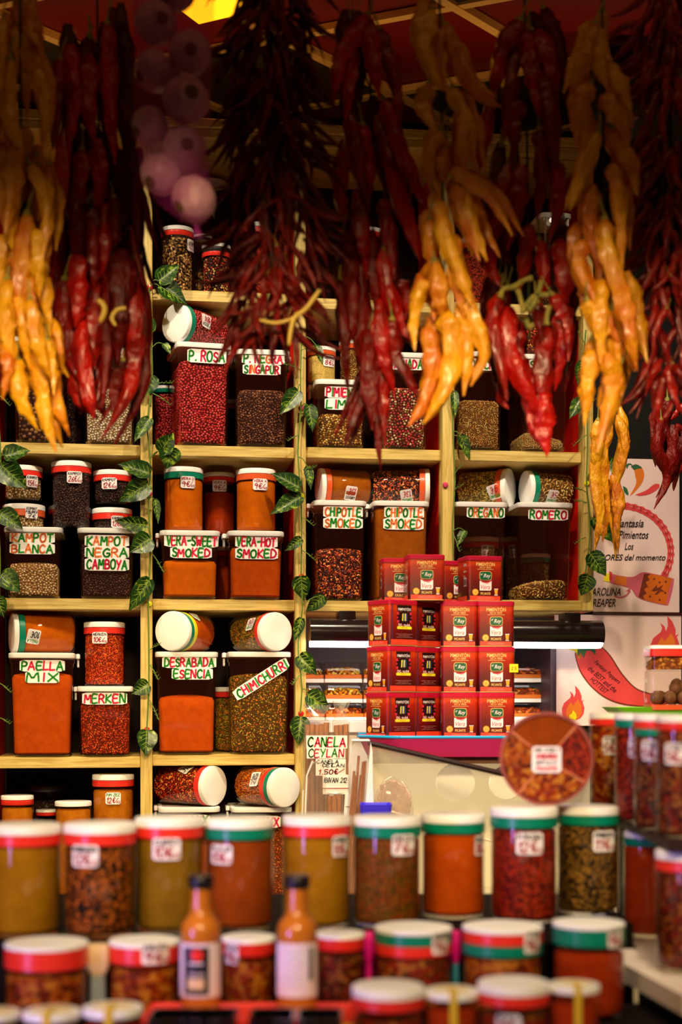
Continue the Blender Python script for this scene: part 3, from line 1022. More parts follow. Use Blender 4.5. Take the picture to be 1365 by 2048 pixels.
def ljar(label, cx, cy, v, rpx, length, phi, zrest, bands, content, fill=.96, tag=None, **k):
    """lying jar: lid centre at pixel column cx, resting at zrest; phi = direction of the lid in the shelf frame (0 right, -90 to the viewer)"""
    u, _, D = wpx(cx, cy, v)
    r = rpx * D / FPX
    L = length * D / FPX
    p = radians(phi)
    ax = Vector((cos(p) * CA - sin(p) * SA, cos(p) * SA + sin(p) * CA, 0))
    return jar(label, lay_mat(W(u, v, zrest + r * 1.006), ax, L), r, L, bands, content, fill, tag, **k)

def top(k):
    return STORE[k][2] + .0005
BK = {c: {l: board_z(c, l) + .0004 for l in LEVEL[c]} for c in LEVEL}
T = top
# row above KAMPOT tubs
zk = max(T('kblanca'), T('knegra'))
j = sjar('short jar of beige peppercorns tagged P.BLANCA 7, topped by another jar', 6, 90, 1004, T('kblanca'), .06, 'o', 'white_pepper', .97, (66, 1012, 26, 24, [('KOMINT', .5, .82, .8, .2, 'K', .0011), ('P.BLANCA', .5, .55, .9, .2, 'K', .0011), ('7€', .5, .2, .6, .32, 'K', .0014)]), limit=900)
sjar('jar of beige peppercorns tagged 15, standing on a shorter jar', 8, 85, 927, wpx(48, 1004, .05)[1] + .0035, .06, 'r', 'white_pepper', .97, (67, 949, 26, 24, price('KAMPOT', '15€')), limit=900)
sjar('tall red banded jar of black peppercorns tagged 26 between two tubs', 103, 183, 918, zk, .05, 'r', 'black_pepper', .97, (151, 942, 31, 24, price('KAMPOT', '26€')))
sjar('lower jar of black peppercorns on the KAMPOT NEGRA tub, leaf over its tag', 184, 264, 1012, T('knegra'), .06, 'r', 'black_pepper', .97, (236, 1031, 26, 24, price('KAMPOT', '12€')), limit=900)
sjar('upper jar of black peppercorns tagged 12 on the KAMPOT NEGRA tub', 187, 263, 936, wpx(222, 1012, .05)[1] + .0035, .06, 'r', 'black_pepper', .97, (219, 955, 31, 23, price('KAMPOT', '12€')), limit=1000)
sjar('small red banded jar peeping out behind the tall black pepper jar', 97, 150, 1008, zk, .135, 'r', 'black_pepper', .97, limit=400)
# VERA row
sjar('tall green banded jar of orange powder tagged VERA D 9', 328, 407, 930, T('vsweet'), .05, 'g', 'orange', .985, (375, 952, 30, 24, price('VERA D', '9€', 'D')))
sjar('shaded jar of red orange powder between the two front VERA jars', 407, 470, 941, max(T('vsweet'), T('vhot')), .145, 'r', 'red_orange', .80, (438, 960, 29, 23, price('VERA A', '9€', 'D')))
sjar('tall red banded jar of orange powder tagged VERA A 9', 472, 553, 933, T('vhot'), .05, 'o', 'orange', .985, (518, 957, 30, 23, price('VERA A', '9€', 'D')))
# jars behind on the same shelf
sjar('jar of red orange powder standing behind the two VERA tubs', 424, 492, 1090, BK[2][3], .22, 'r', 'red_orange', .98)
# lying jars above CHIPOTLE
ljar('lying jar of brown powder with white lid to one side tagged 15', 637, 963, .07, 36, 105, 186, T('chip1'), 'o', 'ochre', .99, (-20, .072, .028, .036, [('CHIPOTLE', .5, .80, .84, .2, 'K', .0011), ('15€', .4, .35, .6, .42, 'D', .0018)], 84))
ljar('lying jar of dark chipotle flakes with lid beside the red panel', 859, 963, .06, 36, 116, -8, T('chip2'), 'o', 'chipotle', .99, (30, .100, .028, .034, [('CHIPOTLE', .5, .80, .84, .2, 'G', .0011), ('13€', .4, .35, .6, .42, 'D', .0018)], -80))
ljar('lying jar of oregano tilted on its tub, lid towards the aisle', 1022, 963, .075, 38.5, 106, -32, T('oregano') , 'o', 'oregano', .99, (10, .118, .03, .036, [('OREGANO', .5, .80, .84, .2, 'G', .0011), ('4€', .4, .35, .6, .42, 'D', .0018)], -75))
ljar('lying green banded jar of cumin on the ROMERO tub', 1050, 966, .06, 35, 98, 188, T('romero'), 'g', 'cumin', .99, (-25, .078, .026, .034, [('ROMERO', .5, .80, .84, .2, 'G', .0011), ('5€', .4, .35, .6, .42, 'D', .0018)], 86), limit=1200)
sjar('red banded oregano jar seen through the clear OREGANO tub above the tins', 923, 998, 1070, BK[4][3], .215, 'r', 'oregano', .985, (969, 1090, 29, 26, price('OREGANO', '4€')))
sjar('green banded jar seen through the ROMERO tub', 1042, 1102, 1104, BK[4][3], .225, 'g', 'seeds', .97, limit=500)
# above PAELLA / MERKEN / ESENCIA / CHIMICHURRI
ljar('lying green banded jar of orange powder on the PAELLA MIX tub', 22, 1260, .05, 40, 126, 194, T('paella'), 'g', 'orange', .99, (-10, .118, .03, .034, [('PAELLA', .5, .80, .84, .2, 'G', .0011), ('10€', .4, .35, .6, .42, 'K', .0018)], 80))
sjar('red banded jar of coarse red spice tagged MERKEN 10 on its tub', 168, 250, 1241, T('merken'), .055, 'r', 'merken', .985, (200, 1264, 31, 23, price('MERKEN', '10€')))
ljar('lying jar of orange powder with green and yellow bands', 344, 1260, -.025, 40, 116, -122, T('desr'), 'gy', 'deep_orange', .97, (60, .088, .024, .03, [('DULCE', .5, .80, .84, .2, 'G', .0011)], 60))
ljar('lying red banded jar of chopped herbs on the CHIMICHURRI tub', 553, 1262, -.025, 39, 128, -62, T('chimi'), 'r', 'herbs', .99, (-30, .114, .028, .032, [('CHIMI', .5, .80, .84, .2, 'G', .0011), ('12€', .4, .35, .6, .42, 'D', .0018)], -84))
sjar('red banded herb jar in the gap between the ESENCIA and CHIMICHURRI tubs', 428, 498, 1372, BK[2][4], .19, 'r', 'herbs', .985)
# bottom row
ljar('lying red banded jar of chilli flakes with its lid turned outwards', 430, 1573, .0, 40, 136, -42, T('low1'), 'r', 'red_flake', .99, (-55, .108, .03, .036, [('11€', .5, .5, .7, .6, 'K', .0018)], -20))
ljar('lying jar of orange crumbs with green band and red band', 571, 1572, -.055, 40, 126, -56, T('low2'), 'gr', 'orange_flake', .99, (-20, .100, .03, .036, [('AJI', .5, .80, .6, .2, 'K', .0011), ('12€', .45, .38, .6, .42, 'K', .0018)], -84))
sjar('tall red banded jar of curry powder tagged 12 on the lowest shelf', 185, 268, 1548, ZB5, .05, 'r', 'curry', .97, (227, 1585, 31, 24, price('PIM ZEZ', '12€', 'G')))
sjar('short white lidded jar of orange powder beside the curry jar', 110, 183, 1602, ZB5, .03, '', 'curry', .97)
sjar('red banded jar of curry powder with a small yellow sticker', 2, 67, 1590, ZB5, .04, 'r', 'curry', .97)
sjar('dark lidded jar in the shade on the lowest shelf', 56, 130, 1572, ZB5, .22, '', 'black_pepper', .9, lidmat=M('lid_grey', (70, 64, 76), .4), limit=300)
sjar('squat red banded jar in the shade between curry jars', 72, 112, 1618, ZB5, .14, 'r', 'rust', .9)
# second shelf tops
ljar('lying green banded jar of pink peppercorns on the P. ROSA tub', 350, 643, -.005, 39, 124, -138, T('rosa'), 'g', 'pink_pepper', .99, (30, .100, .028, .034, [('P.ROSA', .5, .80, .84, .2, 'K', .0011), ('18€', .4, .35, .6, .42, 'D', .0018)], 78))
sjar('red banded jar of mustard meal tagged 8 on the PIMIENTA LIMON tub', 614, 672, 689, T('limon'), .05, 'o', 'sand', .98, (657, 710, 28, 22, price('JENGI', '8€')))
sjar('jar of toasted seeds beside the mustard meal jar', 678, 738, 676, T('limon'), .10, 'o', 'seeds', .98, limit=900)
sjar('jar of pink peppercorns with green band behind the P. ROSA tub', 306, 352, 768, BK[2][2], .2, 'g', 'pink_pepper', .97, limit=500)
sjar('dark pepper jar with red band between P. ROSA and SINGAPUR tubs', 440, 500, 796, BK[2][2], .2, 'r', 'black_pepper', .97, limit=500)
ljar('lying jar whose white lid shows behind the red string', 985, 668, .0, 37, 84, -128, T('seedtub'), 'g', 'seeds', .98, limit=500)
ljar('lying red banded jar at the end of the upper shelf', 1136, 676, .02, 37, 84, -14, T('paletub'), 'r', 'red_flake', .98, limit=500)
sjar('jar of dark peppercorns standing on the allspice tub', 62, 122, 606, T('allspice'), .06, '', 'black_pepper', .95, lidmat=m_bblack, limit=500)
sjar('slim dark jar between the allspice and white pepper tubs', 129, 165, 700, BK[1][2], .2, 'k', 'black_pepper', .9, lidmat=m_bblack, limit=300)
# topmost shelf
sjar('red banded jar of dried leaves on the topmost shelf under the garlic', 322, 388, 447, BK[2][1], .06, 'r', 'dried_leaf', .96, (382, 474, 24, 24, [('12€', .5, .5, .7, .6, 'D', .0014)]))
sjar('jar of five colour peppercorns with black and red bands', 404, 462, 482, BK[2][1], .05, 'kr', 'five_pepper', .97, limit=700)
sjar('slim tall jar behind the leaf jar on the topmost shelf', 384, 424, 465, BK[2][1], .15, 'k', 'dried_leaf', .5, limit=200)
sjar('white lidded tall jar rising behind the garlic net', 392, 452, 352, BK[2][1], .24, '', 'brown_pepper', .5, limit=400)
sjar('red banded jar of pale meal on the topmost shelf by the post', 246, 277, 503, BK[1][1], .05, 'r', 'sand', .8)
sjar('jar of pale seeds behind the yellow strings on the topmost shelf', 60, 120, 520, BK[1][1], .06, 'r', 'pale_seeds', .9, limit=400)
sjar('tall dark jar on the topmost shelf behind the small chilli bunch', 480, 550, 440, BK[2][1], .06, 'r', 'red_mix', .9)
tub('top17', 1080, 1146, 424, 4, 1, 'brown_pepper', 520, [(1094, 430, 1140, 452, '17', 'KK')], 'tall dark tub with a 17 label on the topmost shelf', clip='', d=.12, limit=500)
sjar('jar of red spice on the topmost shelf behind the yellow string', 915, 985, 470, BK[4][1], .08, 'r', 'red_mix', .9)
sjar('dark jar on the topmost shelf behind the long red chillies', 700, 770, 450, BK[3][1], .08, 'r', 'bark_mix', .9)
# ---------------------------------------------------------------- plastic leaf garlands and push pins
def LEAFMAT():
    m, n, b = nt('leaf_green')
    tc = n.nodes.new('ShaderNodeTexCoord')
    t = n.nodes.new('ShaderNodeTexNoise')
    t.inputs['Scale'].default_value = 70
    t.inputs['Detail'].default_value = 3
    t.inputs['Distortion'].default_value = 1.2
    n.links.new(tc.outputs['Object'], t.inputs['Vector'])
    r = ramp(n, [C((16, 40, 8)), C((40, 72, 14)), C((150, 160, 40))], False)
    r.color_ramp.elements[0].position = .38
    r.color_ramp.elements[1].position = .58
    r.color_ramp.elements[2].position = .72
    n.links.new(t.outputs['Fac'], r.inputs[0])
    n.links.new(r.outputs[0], b.inputs['Base Color'])
    b.inputs['Roughness'].default_value = .32
    return m
m_leaf = LEAFMAT()
m_vein = M('leaf_vein', (150, 166, 52), .4)
m_stem = M('vine_stem', (96, 116, 34), .5)

def pw(px, py, v):
    u, z, D = wpx(px, py, v)
    return W(u, v, z)

def leaf(parent, org_, b, t, wpx_, v, stalk=None):
    B, T = pw(b[0], b[1], v), pw(t[0], t[1], v - random.uniform(-.012, .014))
    d = T - B
    L = d.length
    y = d.normalized()
    n = Vector((SA, -CA, 0)) + Vector((random.uniform(-.4, .4), 0, random.uniform(-.15, .4)))
    n = (n - y * n.dot(y)).normalized()
    x = y.cross(n)
    w = wpx_ * .00117 * .5
    mb = MB()
    prof = [(0.0, .03), (-.05, .45), (.02, .74), (.14, .94), (.28, 1.0), (.44, .92), (.6, .74), (.75, .48), (.88, .22), (1.0, .01)]
    vs, fs = [], []
    K = 6
    for s_, hw in prof:
        for k in range(-K // 2, K // 2 + 1):
            q = k / (K / 2)
            lift = abs(q) * w * .38 * hw - .10 * L * s_ * s_ - .002 * sin(s_ * 26) * abs(q)
            ss = s_ if abs(q) > .3 or s_ > 0 else .04
            vs.append(B - org_ + y * (ss * L) + x * (q * hw * w) + n * lift)
    k1 = K + 1
    for i in range(len(prof) - 1):
        for k in range(K):
            fs.append((i * k1 + k, i * k1 + k + 1, (i + 1) * k1 + k + 1, (i + 1) * k1 + k))
    mb.add(vs, fs)
    o = OBJ('leaf', mb, m_leaf, parent, angle=80)
    if stalk:
        sm = MB()
        sm.tube(stalk, .0012, 5)
        OBJ('leaf_stalk', sm, m_stem, o)
    rib = MB()
    rib.tube([vs[i * k1 + K // 2] + n * .0006 for i in range(len(prof))], [.0009 * (1 - .8 * i / 9) for i in range(len(prof))], 5)
    for i in (2, 3, 4, 5, 6):
        for sg in (-1, 1):
            a, c = vs[i * k1 + K // 2], vs[(i + 1) * k1 + K // 2 + sg * 2]
            rib.tube([a + n * .0006, (a + c) / 2 + n * .0007, c + n * .0008], [.0006, .0005, .0002], 4)
    OBJ('leaf_vein', rib, m_vein, o)

def vine(label, stem, leaves, v=-.034, sprigs=()):
    o0 = pw(*stem[0], v)
    root = THING('ivy_garland', label, 'garland', o0, 0, 'plastic ivy garlands on the shelf posts')
    mb = MB()
    pts = crom([tuple(pw(p[0] + random.uniform(-2, 2), p[1], v + .004) - o0) for p in stem], 24)
    mb.tube(pts, .0019, 6)
    OBJ('stem', mb, m_stem, root)
    for b, t, w, *k in leaves:
        near = min(stem, key=lambda p: abs(p[1] - b[1]))
        stalk = None
        if abs(near[0] - b[0]) > 3:
            a, c = pw(near[0], near[1] + (b[1] - near[1]) * .4, v + .004) - o0, pw(b[0], b[1], v) - o0
            stalk = crom([tuple(a), tuple((a + c) / 2 + Vector((0, -.004, .006))), tuple(c)], 6)
        leaf(root, o0, b, t, w, v, stalk)
    for b, t in sprigs:
        a, c = pw(*b, v) - o0, pw(*t, v - .01) - o0
        sm = MB()
        sm.tube([a, (a + c) / 2 + Vector((0, 0, .003)), c], [.0012, .0011, .0009], 5)
        for k in (.6, .8, .98):
            q = a + (c - a) * k
            sm.tube([q, q + Vector((.006, -.004, .006))], [.0009, .0005], 4)
            sm.tube([q, q + Vector((-.005, -.004, .005))], [.0009, .0005], 4)
        OBJ('sprig', sm, m_stem, root)

vine('ivy garland hanging down beside the KAMPOT BLANCA tub', [(-2, 860), (0, 925), (-3, 1020), (0, 1120), (-4, 1220), (-6, 1300)],
     [((10, 912), (60, 899), 38), ((4, 932), (52, 976), 52), ((2, 1026), (46, 1057), 40), ((3, 1148), (41, 1184), 44), ((-6, 1195), (8, 1235), 30)], v=-.04, sprigs=[((-3, 1365), (22, 1385)), ((-3, 1435), (20, 1448)), ((-3, 790), (20, 812))])
vine('ivy garland on the post between the KAMPOT and VERA tubs',
     [(300, 575), (297, 640), (304, 700), (303, 770), (296, 850), (300, 930), (297, 1000), (303, 1090), (298, 1190), (297, 1210), (300, 1290), (298, 1380), (294, 1462)],
     [((318, 562), (359, 529), 38), ((320, 573), (376, 606), 48), ((294, 614), (281, 582), 24), ((301, 664), (294, 622), 30), ((328, 688), (342, 708), 16), ((304, 752), (284, 797), 38),
      ((299, 838), (268, 882), 28), ((322, 902), (348, 866), 38), ((342, 896), (334, 938), 44), ((299, 946), (236, 926), 38), ((296, 968), (238, 1003), 46), ((292, 1051), (228, 1041), 32), ((300, 1078), (260, 1104), 46),
      ((299, 1160), (257, 1222), 38), ((296, 1368), (264, 1388), 34), ((293, 1462), (292, 1512), 42), ((310, 1000), (318, 1046), 17)],
     sprigs=[((303, 770), (345, 766)), ((303, 785), (342, 810)), ((303, 1105), (328, 1145)), ((300, 1300), (318, 1290)), ((300, 1330), (317, 1360)), ((299, 1400), (318, 1440))])
vine('ivy garland on the post between the VERA-HOT and CHIPOTLE tubs',
     [(606, 660), (600, 760), (602, 815), (598, 900), (604, 992), (602, 1070), (602, 1153), (606, 1220), (598, 1300), (606, 1370), (602, 1427)],
     [((596, 783), (560, 828), 36), ((618, 812), (627, 862), 30), ((634, 692), (646, 728), 18), ((598, 976), (544, 944), 38), ((601, 994), (541, 1026), 38), ((602, 1078), (570, 1102), 22), ((616, 935), (623, 978), 20),
      ((602, 1154), (608, 1202), 38), ((648, 1192), (612, 1224), 30), ((603, 1238), (588, 1284), 22), ((600, 1312), (634, 1350), 38), ((616, 1390), (662, 1420), 40), ((602, 1436), (596, 1490), 40)],
     sprigs=[((602, 740), (568, 728)), ((600, 870), (576, 882)), ((606, 940), (630, 935)), ((604, 1035), (628, 1052)), ((604, 1100), (632, 1122)), ((604, 700), (628, 695)), ((600, 1350), (585, 1370))])
vine('thin ivy garland at the side of the OREGANO tub', [(908, 640), (909, 760), (906, 860), (910, 960), (908, 1060), (910, 1180)],
     [((921, 872), (942, 920), 26), ((909, 784), (912, 834), 18), ((930, 1062), (914, 1092), 18)], v=-.02, sprigs=[((908, 950), (925, 930)), ((909, 980), (924, 972)), ((908, 870), (930, 880)), ((909, 1072), (920, 1104))])
vine('ivy garland on the end post beside the pink wall poster',
     [(1172, 660), (1168, 740), (1173, 820), (1176, 900), (1174, 967), (1180, 1040), (1178, 1090), (1172, 1150)],
     [((1165, 724), (1156, 768), 26), ((1162, 800), (1140, 836), 28), ((1186, 944), (1244, 914), 38), ((1186, 1040), (1231, 1084), 44), ((1182, 1108), (1214, 1152), 40), ((1176, 1152), (1164, 1192), 40)],
     sprigs=[((1174, 870), (1148, 892)), ((1175, 985), (1152, 978)), ((1174, 1005), (1150, 1003)), ((1172, 690), (1150, 655)), ((1172, 1075), (1150, 1088)), ((1173, 815), (1190, 800))])

m_pinr, m_piny, m_pinp = M('pin_red', (226, 26, 34), .25), M('pin_yellow', (240, 226, 20), .25), M('pin_pink', (206, 62, 84), .3)
for px, py, m, lab in ((300, 575, m_pinr, 'red push pin high on the post above the lying P. ROSA jar'), (300, 843, m_piny, 'yellow push pin on the post beside the white peppercorn tub'),
                       (299, 987, m_pinp, 'pink push pin on the post beside the VERA D jar'), (299, 1208, m_piny, 'yellow push pin on the post at the height of the KAMPOT shelf board'),
                       (294, 1459, m_pinr, 'red push pin on the post beside the MERKEN tub'), (603, 816, m_pinp, 'pink push pin on the post beside the PIMIENTA LIMON tub'),
                       (603, 992, m_piny, 'yellow push pin on the post beside the VERA A jar'), (603, 1153, m_pinr, 'red push pin on the post beside the CHIPOTLE flakes'),
                       (602, 1427, m_pinr, 'red push pin on the post above the CANELA sign'), (891, 970, m_pinp, 'pink push pin on the post beside the lying oregano jar'),
                       (1174, 967, m_piny, 'yellow push pin on the end post'), (1171, 1150, m_pinr, 'red push pin low on the end post')):
    o0 = pw(px, py, -.0145)
    mb = MB()
    mb.lathe([(.0045, -.0005), (.0065, .0), (.0067, .003), (.005, .0055), (.0005, .0062)], 16, cap1=False)
    R_ = Matrix.Rotation(A, 4, 'Z') @ Matrix.Rotation(pi / 2, 4, 'X')
    o = OBJ('push_pin', mb, m)
    o.matrix_world = Matrix.Translation(o0) @ R_
    TAG(o, lab, 'push pin', 'push pins holding the ivy')

# ---------------------------------------------------------------- posters on the black wall
m_poster = M('poster_paper', (246, 204, 176), .22, .5)
m_ink = M('poster_ink', (24, 16, 18), .4)
m_pred = M('poster_red', (226, 70, 62), .3)
m_porg = M('poster_orange', (228, 116, 34), .3)
m_pyel = M('poster_yellow', (246, 214, 30), .3)
m_pgrn = M('poster_green', (52, 96, 54), .3)
m_pbrn = M('poster_brown', (120, 50, 26), .3)
m_ppnk = M('poster_pink', (214, 96, 100), .3)
m_pbot = M('poster_bottle_orange', (214, 100, 26), .3)
PM = [m_poster, m_ink, m_pred, m_porg, m_pyel, m_pgrn, m_pbrn, m_ppnk, m_pbot]
PV = 0.105

def poster(name, label, x0, y0, x1, y1):
    u0, z0, D0 = wpx((x0 + x1) / 2, y1, PV)
    root = THING(name, label, 'poster', W(u0, PV, z0), A)
    def fn(px, py, e=.0):
        u, z, D = wpx(px, py, PV)
        return (u - u0, -.0035 - e, z - z0)
    xa, _, za = fn(x0, y1)
    xb, _, zb = fn(x1, y0)
    b = MB()
    b.cbox(xa, xb, -.003, .004, za, zb, .001)
    OBJ('panel', b, m_poster, root)
    return root, (lambda x, y: fn(x, -y, .0004)), (lambda x, y: fn(x, -y, .0009)), (lambda x, y: fn(x, -y, .0014))

def smooth_poly(pts, n=40):
    q = crom(list(pts) + [pts[0]], n + 1)[:-1]
    return [(float(a[0]), -float(a[1])) for a in q]

def raw_poly(pts):
    return [(a, -b) for a, b in pts]

root, f0, f1, f2 = poster('poster', 'pink poster with a flame ring and hot sauce bottle reading Pimientos', 1187, 920, 1359, 1224)
pr = MB()
# ring of flames
for k in range(17):
    a = radians(100 - k * 8.6)
    cx, cy = 1243 + 98 * cos(a), 1105 - 92 * sin(a)
    t = a - pi / 2
    tx, ty = cos(t), -sin(t)
    nx, ny = cos(a), -sin(a)
    for o_, l_, w_ in ((5, 15, 4.2), (-4, 13, 4.0), (0, 17, 4.5)):
        c0 = (cx + nx * o_, cy + ny * o_)
        P = [(-.5, 0), (-.2, .6), (.2, .55), (.6, .25), (1.5, .7), (.9, 0), (1.25, -.7), (.3, -.45), (-.2, -.65)]
        poly(pr, smooth_poly([(c0[0] + tx * p * l_ * .8 + nx * q * w_, c0[1] + ty * p * l_ * .8 + ny * q * w_) for p, q in P], 18), f0, 2)
# two drawn chillies
poly(pr, smooth_poly([(1268, 938), (1276, 931), (1286, 940), (1288, 955), (1280, 972), (1260, 992), (1272, 968), (1270, 950)]), f0, 3)
poly(pr, smooth_poly([(1262, 933), (1272, 929), (1284, 936), (1275, 938), (1268, 940)], 16), f1, 5)
poly(pr, smooth_poly([(1266, 932), (1258, 930), (1254, 938), (1252, 930), (1260, 927)], 14), f1, 5)
poly(pr, smooth_poly([(1270, 990), (1292, 981), (1308, 969), (1318, 969), (1317, 977), (1300, 988), (1282, 992)]), f0, 2)
poly(pr, smooth_poly([(1246, 972), (1254, 978), (1257, 991), (1248, 984)], 14), f0, 5)
# sauce bottle lying on its side
ca_, sa_ = cos(radians(13)), sin(radians(13))
bt = lambda x, y: (1222 + x * ca_ - y * sa_, 1157 + x * sa_ + y * ca_)
poly(pr, smooth_poly([bt(*p) for p in ((0, -9), (26, -10), (44, -14), (58, -26), (76, -28), (116, -28), (124, -22), (124, 22), (116, 28), (76, 28), (58, 24), (44, 12), (26, 10), (0, 9))], 64), f0, 7)
poly(pr, raw_poly([bt(*p) for p in ((76, -27), (118, -27), (118, 27), (76, 27), (70, 20), (76, 14), (69, 6), (76, 0), (69, -8), (76, -14), (70, -20))]), f1, 8)
poly(pr, raw_poly([bt(*p) for p in ((62, -24), (76, -27), (70, -20), (76, -14), (69, -8), (76, 0), (69, 6), (76, 14), (70, 20), (76, 27), (62, 24))]), f1, 6)
poly(pr, raw_poly([bt(*p) for p in ((8, -8), (30, -9), (34, 8), (8, 8))]), f1, 3)
poly(pr, raw_poly([bt(*p) for p in ((-14, -8), (-2, -8), (-2, 8), (-14, 8))]), f1, 4)
for q in ((84, -18), (96, -14), (108, -18), (84, 18), (112, 4), (104, 20)):
    x, y = bt(*q)
    disc(pr, x, -y, 2.2, 2.2, f2, 6, 12)
poly(pr, smooth_poly([bt(*p) for p in ((84, 6), (92, -8), (94, -2), (104, -10), (102, -2), (110, 2), (102, 4), (98, 10), (92, 12), (96, 3), (90, 6))], 40), f2, 6)
for y0 in (1150, 1155, 1160):
    poly(pr, smooth_poly([(1218, y0 - 8), (1224, y0 - 4), (1224, y0), (1219, y0 + 2)], 12), f2, 2)
# arrow
poly(pr, smooth_poly([(1228, 1191), (1240, 1194), (1252, 1189), (1258, 1180), (1260, 1182), (1254, 1192), (1241, 1197), (1229, 1194)], 30), f1, 7)
poly(pr, raw_poly([(1250, 1183), (1260, 1176), (1261, 1187), (1258, 1183)]), f1, 7)
OBJ('print', pr, PM, root, True)
lt = MB()
for s_, cx, cy, w_ in (('Fantasia', 1260, 1047, 54), ('Pimientos', 1267, 1070, 60), ('Los', 1258, 1093, 18), ('MEJORES del momento', 1258, 1117, 146), ('CAROLINA', 1208, 1184, 66), ('REAPER', 1208, 1206, 46)):
    print_text(lt, s_, cx, -cy, w_, f1, 1, .32, .012, h=16 if s_ not in ('Los',) else 14)
OBJ('lettering', lt, PM, root, True)

root, f0, f1, f2 = poster('poster', 'lower poster with a big red chilli banner reading Fantasy Peppers', 1110, 1231, 1363, 1452)
pr = MB()
poly(pr, smooth_poly([(1152, 1322), (1150, 1305), (1164, 1294), (1190, 1292), (1204, 1294), (1222, 1312), (1244, 1346), (1270, 1374), (1296, 1385), (1320, 1388), (1344, 1380), (1350, 1396), (1320, 1414), (1280, 1414), (1238, 1408), (1206, 1394), (1178, 1370), (1160, 1344)], 90), f0, 6)
poly(pr, smooth_poly([(1154, 1322), (1152, 1307), (1165, 1296), (1190, 1294), (1203, 1296), (1220, 1314), (1242, 1348), (1269, 1377), (1296, 1388), (1320, 1391), (1342, 1384), (1347, 1395), (1320, 1411), (1280, 1411), (1239, 1405), (1208, 1392), (1180, 1368), (1162, 1342)], 90), f1, 2)
poly(pr, raw_poly([(1155, 1292), (1190, 1292), (1191, 1310), (1181, 1301), (1172, 1302), (1167, 1318), (1162, 1304), (1154, 1314)]), f2, 5)
poly(pr, smooth_poly([(1128, 1297), (1160, 1292), (1176, 1294), (1168, 1302), (1158, 1318), (1150, 1303)], 24), f1, 4)
for k, (ox, oy, sc_) in enumerate(((1145, 1440, 1.0), (1328, 1320, 1.28))):
    fl = lambda pts, s2=1.0: [(ox + (x - 1145) * sc_ * s2, oy + (y - 1440) * sc_ * s2) for x, y in pts]
    poly(pr, raw_poly(fl([(1121, 1420), (1124, 1428), (1124, 1416), (1128, 1406), (1140, 1396), (1142, 1390), (1139, 1382), (1146, 1388), (1148, 1395), (1151, 1386), (1150, 1371), (1158, 1380), (1163, 1392), (1163, 1402), (1168, 1399), (1165, 1404), (1169, 1416), (1167, 1428), (1160, 1437), (1150, 1440), (1136, 1440), (1126, 1434)])), f0, 2)
    poly(pr, raw_poly(fl([(1131, 1430), (1133, 1418), (1141, 1404), (1146, 1411), (1150, 1406), (1156, 1398), (1162, 1410), (1163, 1424), (1158, 1436), (1146, 1440), (1136, 1438)])), f1, 3)
    poly(pr, raw_poly(fl([(1139, 1438), (1138, 1430), (1143, 1428), (1146, 1420), (1152, 1428), (1153, 1436), (1150, 1440)])), f2, 4)
OBJ('print', pr, PM, root, True)
lt = MB()
for s_, cx, cy, w_ in (('Fantasy Peppers', 1214, 1345, 66), ('the BEST and the', 1205, 1359, 72), ('HOTTEST', 1198, 1371, 44)):
    print_text(lt, s_, cx, -cy, w_, f2, 1, .32, .012, radians(-41), h=11)
OBJ('lettering', lt, PM, root, True)
# dark metal strip between the posters
b = MB()
ua, ub = wpx(1186, 1228, .1)[0], wpx(1362, 1228, .1)[0]
b.cbox(ua, ub + .3, .098, .1145, wpx(1270, 1230.5, .1)[1], wpx(1270, 1225, .1)[1], .001)
o = OBJ('trim_1', b, M('dark_trim', (60, 20, 18), .25))
o.matrix_world = MAT_OF(W(0, 0, 0), A)
o['kind'] = 'structure'

# ---------------------------------------------------------------- tube lamp under the shelf
u0, zl, D = wpx(900, 1267, -.03)
ua, ub = wpx(619, 1267, -.03)[0], wpx(1203, 1267, -.03)[0]
lamp = THING('tube_lamp', 'long black tube lamp with glowing white underside below the shelf', 'lamp', W(0, -.03, zl), A)
b = MB()
R0 = .0325
arc = [radians(-38 + i * 256 / 26) for i in range(27)]
vs = [(x, R0 * cos(a), R0 * sin(a)) for x in (ua, ub) for a in arc]
fs = [(i, i + 1, i + 28, i + 27) for i in range(26)] + [tuple(range(27)), tuple(range(53, 26, -1)), (0, 27, 53, 26)]
b.add(vs, fs)
OBJ('housing', b, M('lamp_black', (26, 14, 12), .18, .6), lamp, angle=30)
b = MB()
ya, za = R0 * cos(arc[0]), R0 * sin(arc[0])
b.loft([(za - .013, (ua + .002, ub - .006, -ya * .72, ya * .72)), (za - .008, (ua + .002, ub - .003, -ya * .92, ya * .92)), (za - .0008, (ua + .002, ub - .001, -ya * .99, ya * .99))], .004, 3)
OBJ('diffuser', b, M('lamp_glow', (255, 244, 236), .5, emit=11.0), lamp)
for px in (690, 1136):
    ux = wpx(px, 1240, 0)[0]
    b = MB()
    b.cbox(ux - .02, ux + .02, -.012, .040, R0 * .8, min(board_z(3, 3), board_z(4, 3)) - TH - .0004 - zl, .002)
    OBJ('bracket', b, M('lamp_black', (26, 14, 12), .18, .6), lamp)

